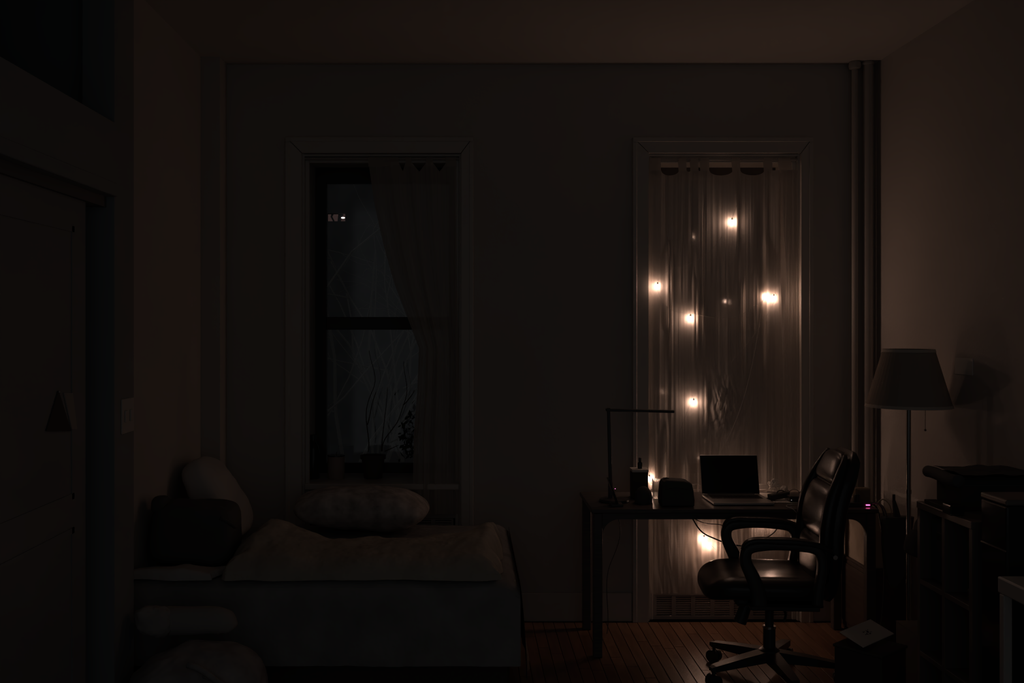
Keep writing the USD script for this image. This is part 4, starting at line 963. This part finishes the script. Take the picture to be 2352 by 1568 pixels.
dv = thing('duvet', 'folded pale duvet lying along the front of the bed', 'duvet', (-0.5, 4.55, BZ))
def dprof(u, v):
    ridge = np.interp(u, [0, 0.08, 0.14, 0.25, 0.33, 0.6, 0.8, 0.97, 1], [0.10, 0.17, 0.15, 0.10, 0.055, 0.055, 0.075, 0.15, 0.12])
    return 0.075 * (1 - v) + ridge * v + 0.02 * np.sin(np.pi * v)
part('duvet_cover', heap(dprof, -1.03, 0.150, 4.245, 4.86, 200, 110, BZ + 0.020, 41, 0.035), 'duvet_cotton', dv, smooth=True)
q = P(835, 1180, 5.30)
pl = thing('pillow', 'patterned pillow lying at the back of the bed under the dark window', 'pillow', (q[0], 5.3, BZ))
part('pillow_case', moved(cushion((0.345, 0.20, 0.115), 1.05, 0.42, 48, 0.07, 4.5, 7), R((0, 1, 0), 2) @ R((0, 0, 1), -3), (q[0] - 0.005, 5.29, BZ + 0.135)), 'pillow_print', pl, smooth=True)
lpw = thing('pillow', 'pale plump cushion leaning against the left wall at the head of the bed', 'pillow', (-1.28, 5.1, BZ))
part('pillow_case', moved(cushion((0.085, 0.22, 0.225), 0.62, 0.6, 44, 0.04, 5, 8), R((0, 1, 0), -33), (-1.265, 5.10, BZ + 0.225)), 'pillow_cotton', lpw, smooth=True)
bg = thing('duffel_bag', 'black bulky bag on the bed beside the left wall', 'bag', (-1.2, 4.45, BZ))
part('bag_body', moved(cushion((0.185, 0.15, 0.135), 0.42, 0.42, 44, 0.04, 6, 9), R((0, 1, 0), 3), (-1.235, 4.57, BZ + 0.165)), 'soft_black', bg, smooth=True)
part('bag_corner', moved(cushion((0.035, 0.06, 0.04), 0.7, 0.7, 20, 0.01, 9, 3), None, (-1.375, 4.50, BZ + 0.295)), 'soft_black', bg, smooth=True)
part('bag_strap', tube([(-1.09, 4.43, BZ + 0.25), (-1.055, 4.46, BZ + 0.22), (-1.047, 4.52, BZ + 0.19)], 0.010, 8, 16), 'soft_black', bg, smooth=True)
ws = thing('white_sheet', 'crumpled white sheet along the front edge of the bed at the left', 'sheet', (-1.2, 4.3, BZ))
part('sheet', heap(lambda u, v: 0.028 + 0.016 * np.sin(np.pi * u) * (1 - v), -1.42, -1.05, 4.242, 4.40, 90, 40, BZ + 0.022, 44, 0.02), 'sheet_cotton', ws, smooth=True)
# laundry in front of the bed
lg = thing('laundry_bundle', 'patterned bundle of laundry heaped on the floor in front of the bed', 'laundry', (-0.98, 3.86, 0))
part('bundle', moved(cushion((0.27, 0.20, 0.215), 0.85, 0.8, 56, 0.10, 5, 14), None, (-1.03, 3.86, 0.205)), 'laundry_grey', lg, smooth=True)
for k, (dx, dz, rr) in enumerate(((0.10, 0.06, 0.012), (0.16, 0.02, 0.010))):
    part('fold', tube([(-1.03 + dx - 0.10, 3.70, 0.34 + dz), (-1.03 + dx, 3.675, 0.30 + dz), (-1.03 + dx + 0.06, 3.685, 0.22 + dz), (-1.03 + dx + 0.08, 3.70, 0.14)], rr, 8, 18), 'laundry_grey', lg, smooth=True)
lr = thing('rolled_towel', 'pale rolled towel lying on top of the laundry bundle', 'towel', (-1.05, 3.98, 0.4))
part('roll', tube([(-1.29, 3.99, 0.455), (-1.22, 3.99, 0.475), (-1.08, 3.985, 0.48), (-0.96, 3.985, 0.47), (-0.935, 3.985, 0.445)], [0.035, 0.058, 0.056, 0.052, 0.03], 20, 40), 'laundry_pale', lr, smooth=True)
part('twisted_end', moved(cushion((0.075, 0.05, 0.06), 0.8, 0.8, 28, 0.06, 14, 5), None, (-1.235, 3.95, 0.49)), 'laundry_pale', lr, smooth=True)
# hung on the closet door
dd_ = lambda px: (XC - 0.043) * F / (px - 1072)
pn = thing('pennant', 'dark triangular pennant hanging on the closet door', 'pennant', (XC - 0.04, dd_(133), 1.3))
zq = lambda px, py: H - (py - 750) * dd_(px) / F
part('cloth', prism(Polygon([(dd_(133), zq(133, 897)), (dd_(105), zq(105, 990)), (dd_(162), zq(162, 990))]), 'x', XC - 0.044, XC - 0.040), 'dark_cardboard', pn)
part('pin', icos((XC - 0.038, dd_(133), zq(133, 900)), 0.004, 1), 'chrome', pn)
tw_ = thing('hanging_towel', 'narrow pale cloth hanging beside the pennant on the closet door', 'towel', (XC - 0.04, dd_(165), 1.3))
part('cloth', prism(Polygon([(dd_(146), zq(146, 902)), (dd_(166), zq(166, 902)), (dd_(176), zq(176, 985)), (dd_(164), zq(164, 985))]), 'x', XC - 0.0445, XC - 0.0405), 'laundry_pale', tw_)

# ================================================================== ON THE LEFT SILL
q = P(719, 1090, 5.80)
bt = thing('bottle', 'tall dark bottle on the left window sill beside the jamb', 'bottle', (q[0], 5.80, SILL))
part('glass_body', lathe([(0.034, 0), (0.037, 0.004), (0.037, 0.165), (0.030, 0.19), (0.017, 0.212), (0.016, 0.232)], (q[0], 5.80, SILL), 28), 'dark_bottle', bt, smooth=40)
part('cap', lathe([(0.018, 0), (0.018, 0.020), (0.015, 0.023)], (q[0], 5.80, SILL + 0.232), 20), 'black_plastic', bt, smooth=40)
q = P(772, 1090, 5.80)
cn = thing('candle_jar', 'reddish pillar candle jar on the left window sill between bottle and plant', 'candle', (q[0], 5.80, SILL))
part('jar', lathe([(0.046, 0), (0.049, 0.004), (0.049, 0.128), (0.047, 0.132)], (q[0], 5.80, SILL), 32), 'candle_wax', cn, smooth=40)
part('rim', lathe([(0.044, 0), (0.0505, 0.001), (0.0505, 0.008), (0.044, 0.009)], (q[0], 5.80, SILL + 0.130), 32), 'dark_bottle', cn, smooth=40)
part('wick', tube([(q[0], 5.80, SILL + 0.13), (q[0] + 0.004, 5.80, SILL + 0.155)], 0.0018, 6), 'bark', cn)
q = P(857, 1090, 5.82)
pt = thing('potted_plant', 'potted plant with thin bare upright stems on the left window sill', 'potted plant', (q[0], 5.82, SILL))
part('pot', lathe([(0.050, 0), (0.053, 0.003), (0.066, 0.112), (0.074, 0.114), (0.074, 0.134), (0.066, 0.134), (0.062, 0.118)], (q[0], 5.82, SILL), 32), 'clay_pot', pt, smooth=40)
part('soil', lathe([(0.064, 0), (0.064, 0.006), (0.02, 0.010)], (q[0], 5.82, SILL + 0.112), 24), 'bark', pt, smooth=40)
S = lambda *l: np.array([P(a, b, c) for a, b, c in l])
for st_ in (S((846, 1037, 5.82), (843, 980, 5.82), (841, 950, 5.83), (850, 910, 5.84), (861, 880, 5.85), (856, 840, 5.86), (848, 805, 5.86)),
            S((844, 975, 5.82), (852, 940, 5.80), (858, 915, 5.80), (864, 900, 5.80)),
            S((878, 1036, 5.82), (886, 1005, 5.82), (912, 970, 5.83), (925, 935, 5.84), (934, 905, 5.85), (932, 870, 5.86), (927, 830, 5.87)),
            S((876, 1036, 5.82), (880, 990, 5.81), (886, 940, 5.81), (890, 890, 5.80)),
            S((884, 1036, 5.82), (898, 1030, 5.80), (915, 1022, 5.79)),
            S((926, 930, 5.84), (940, 915, 5.83), (952, 895, 5.83))):
    part('stem', tube(st_, np.linspace(0.0034, 0.0016, len(st_)), 6, 24), 'bark', pt, smooth=True)
g = np.random.default_rng(9); leaves = []
for k in range(70):
    c = P(g.normal(940, 11), g.normal(990, 32), g.uniform(5.78, 5.90)); L = g.uniform(0.03, 0.06); d = g.normal(0, 1, 3); d[2] -= 0.4; d /= np.linalg.norm(d)
    s = np.cross(d, g.normal(0, 1, 3)); s /= np.linalg.norm(s); n_ = np.cross(d, s)
    leaves.append((np.array([c, c + d * L * .5 + s * L * .22 + n_ * .004, c + d * L, c + d * L * .5 - s * L * .22 + n_ * .004, c + d * L * .5]), np.array([[0, 1, 4], [1, 2, 4], [2, 3, 4], [3, 0, 4]])))
part('foliage', leaves, 'leaf', pt, kind='stuff')
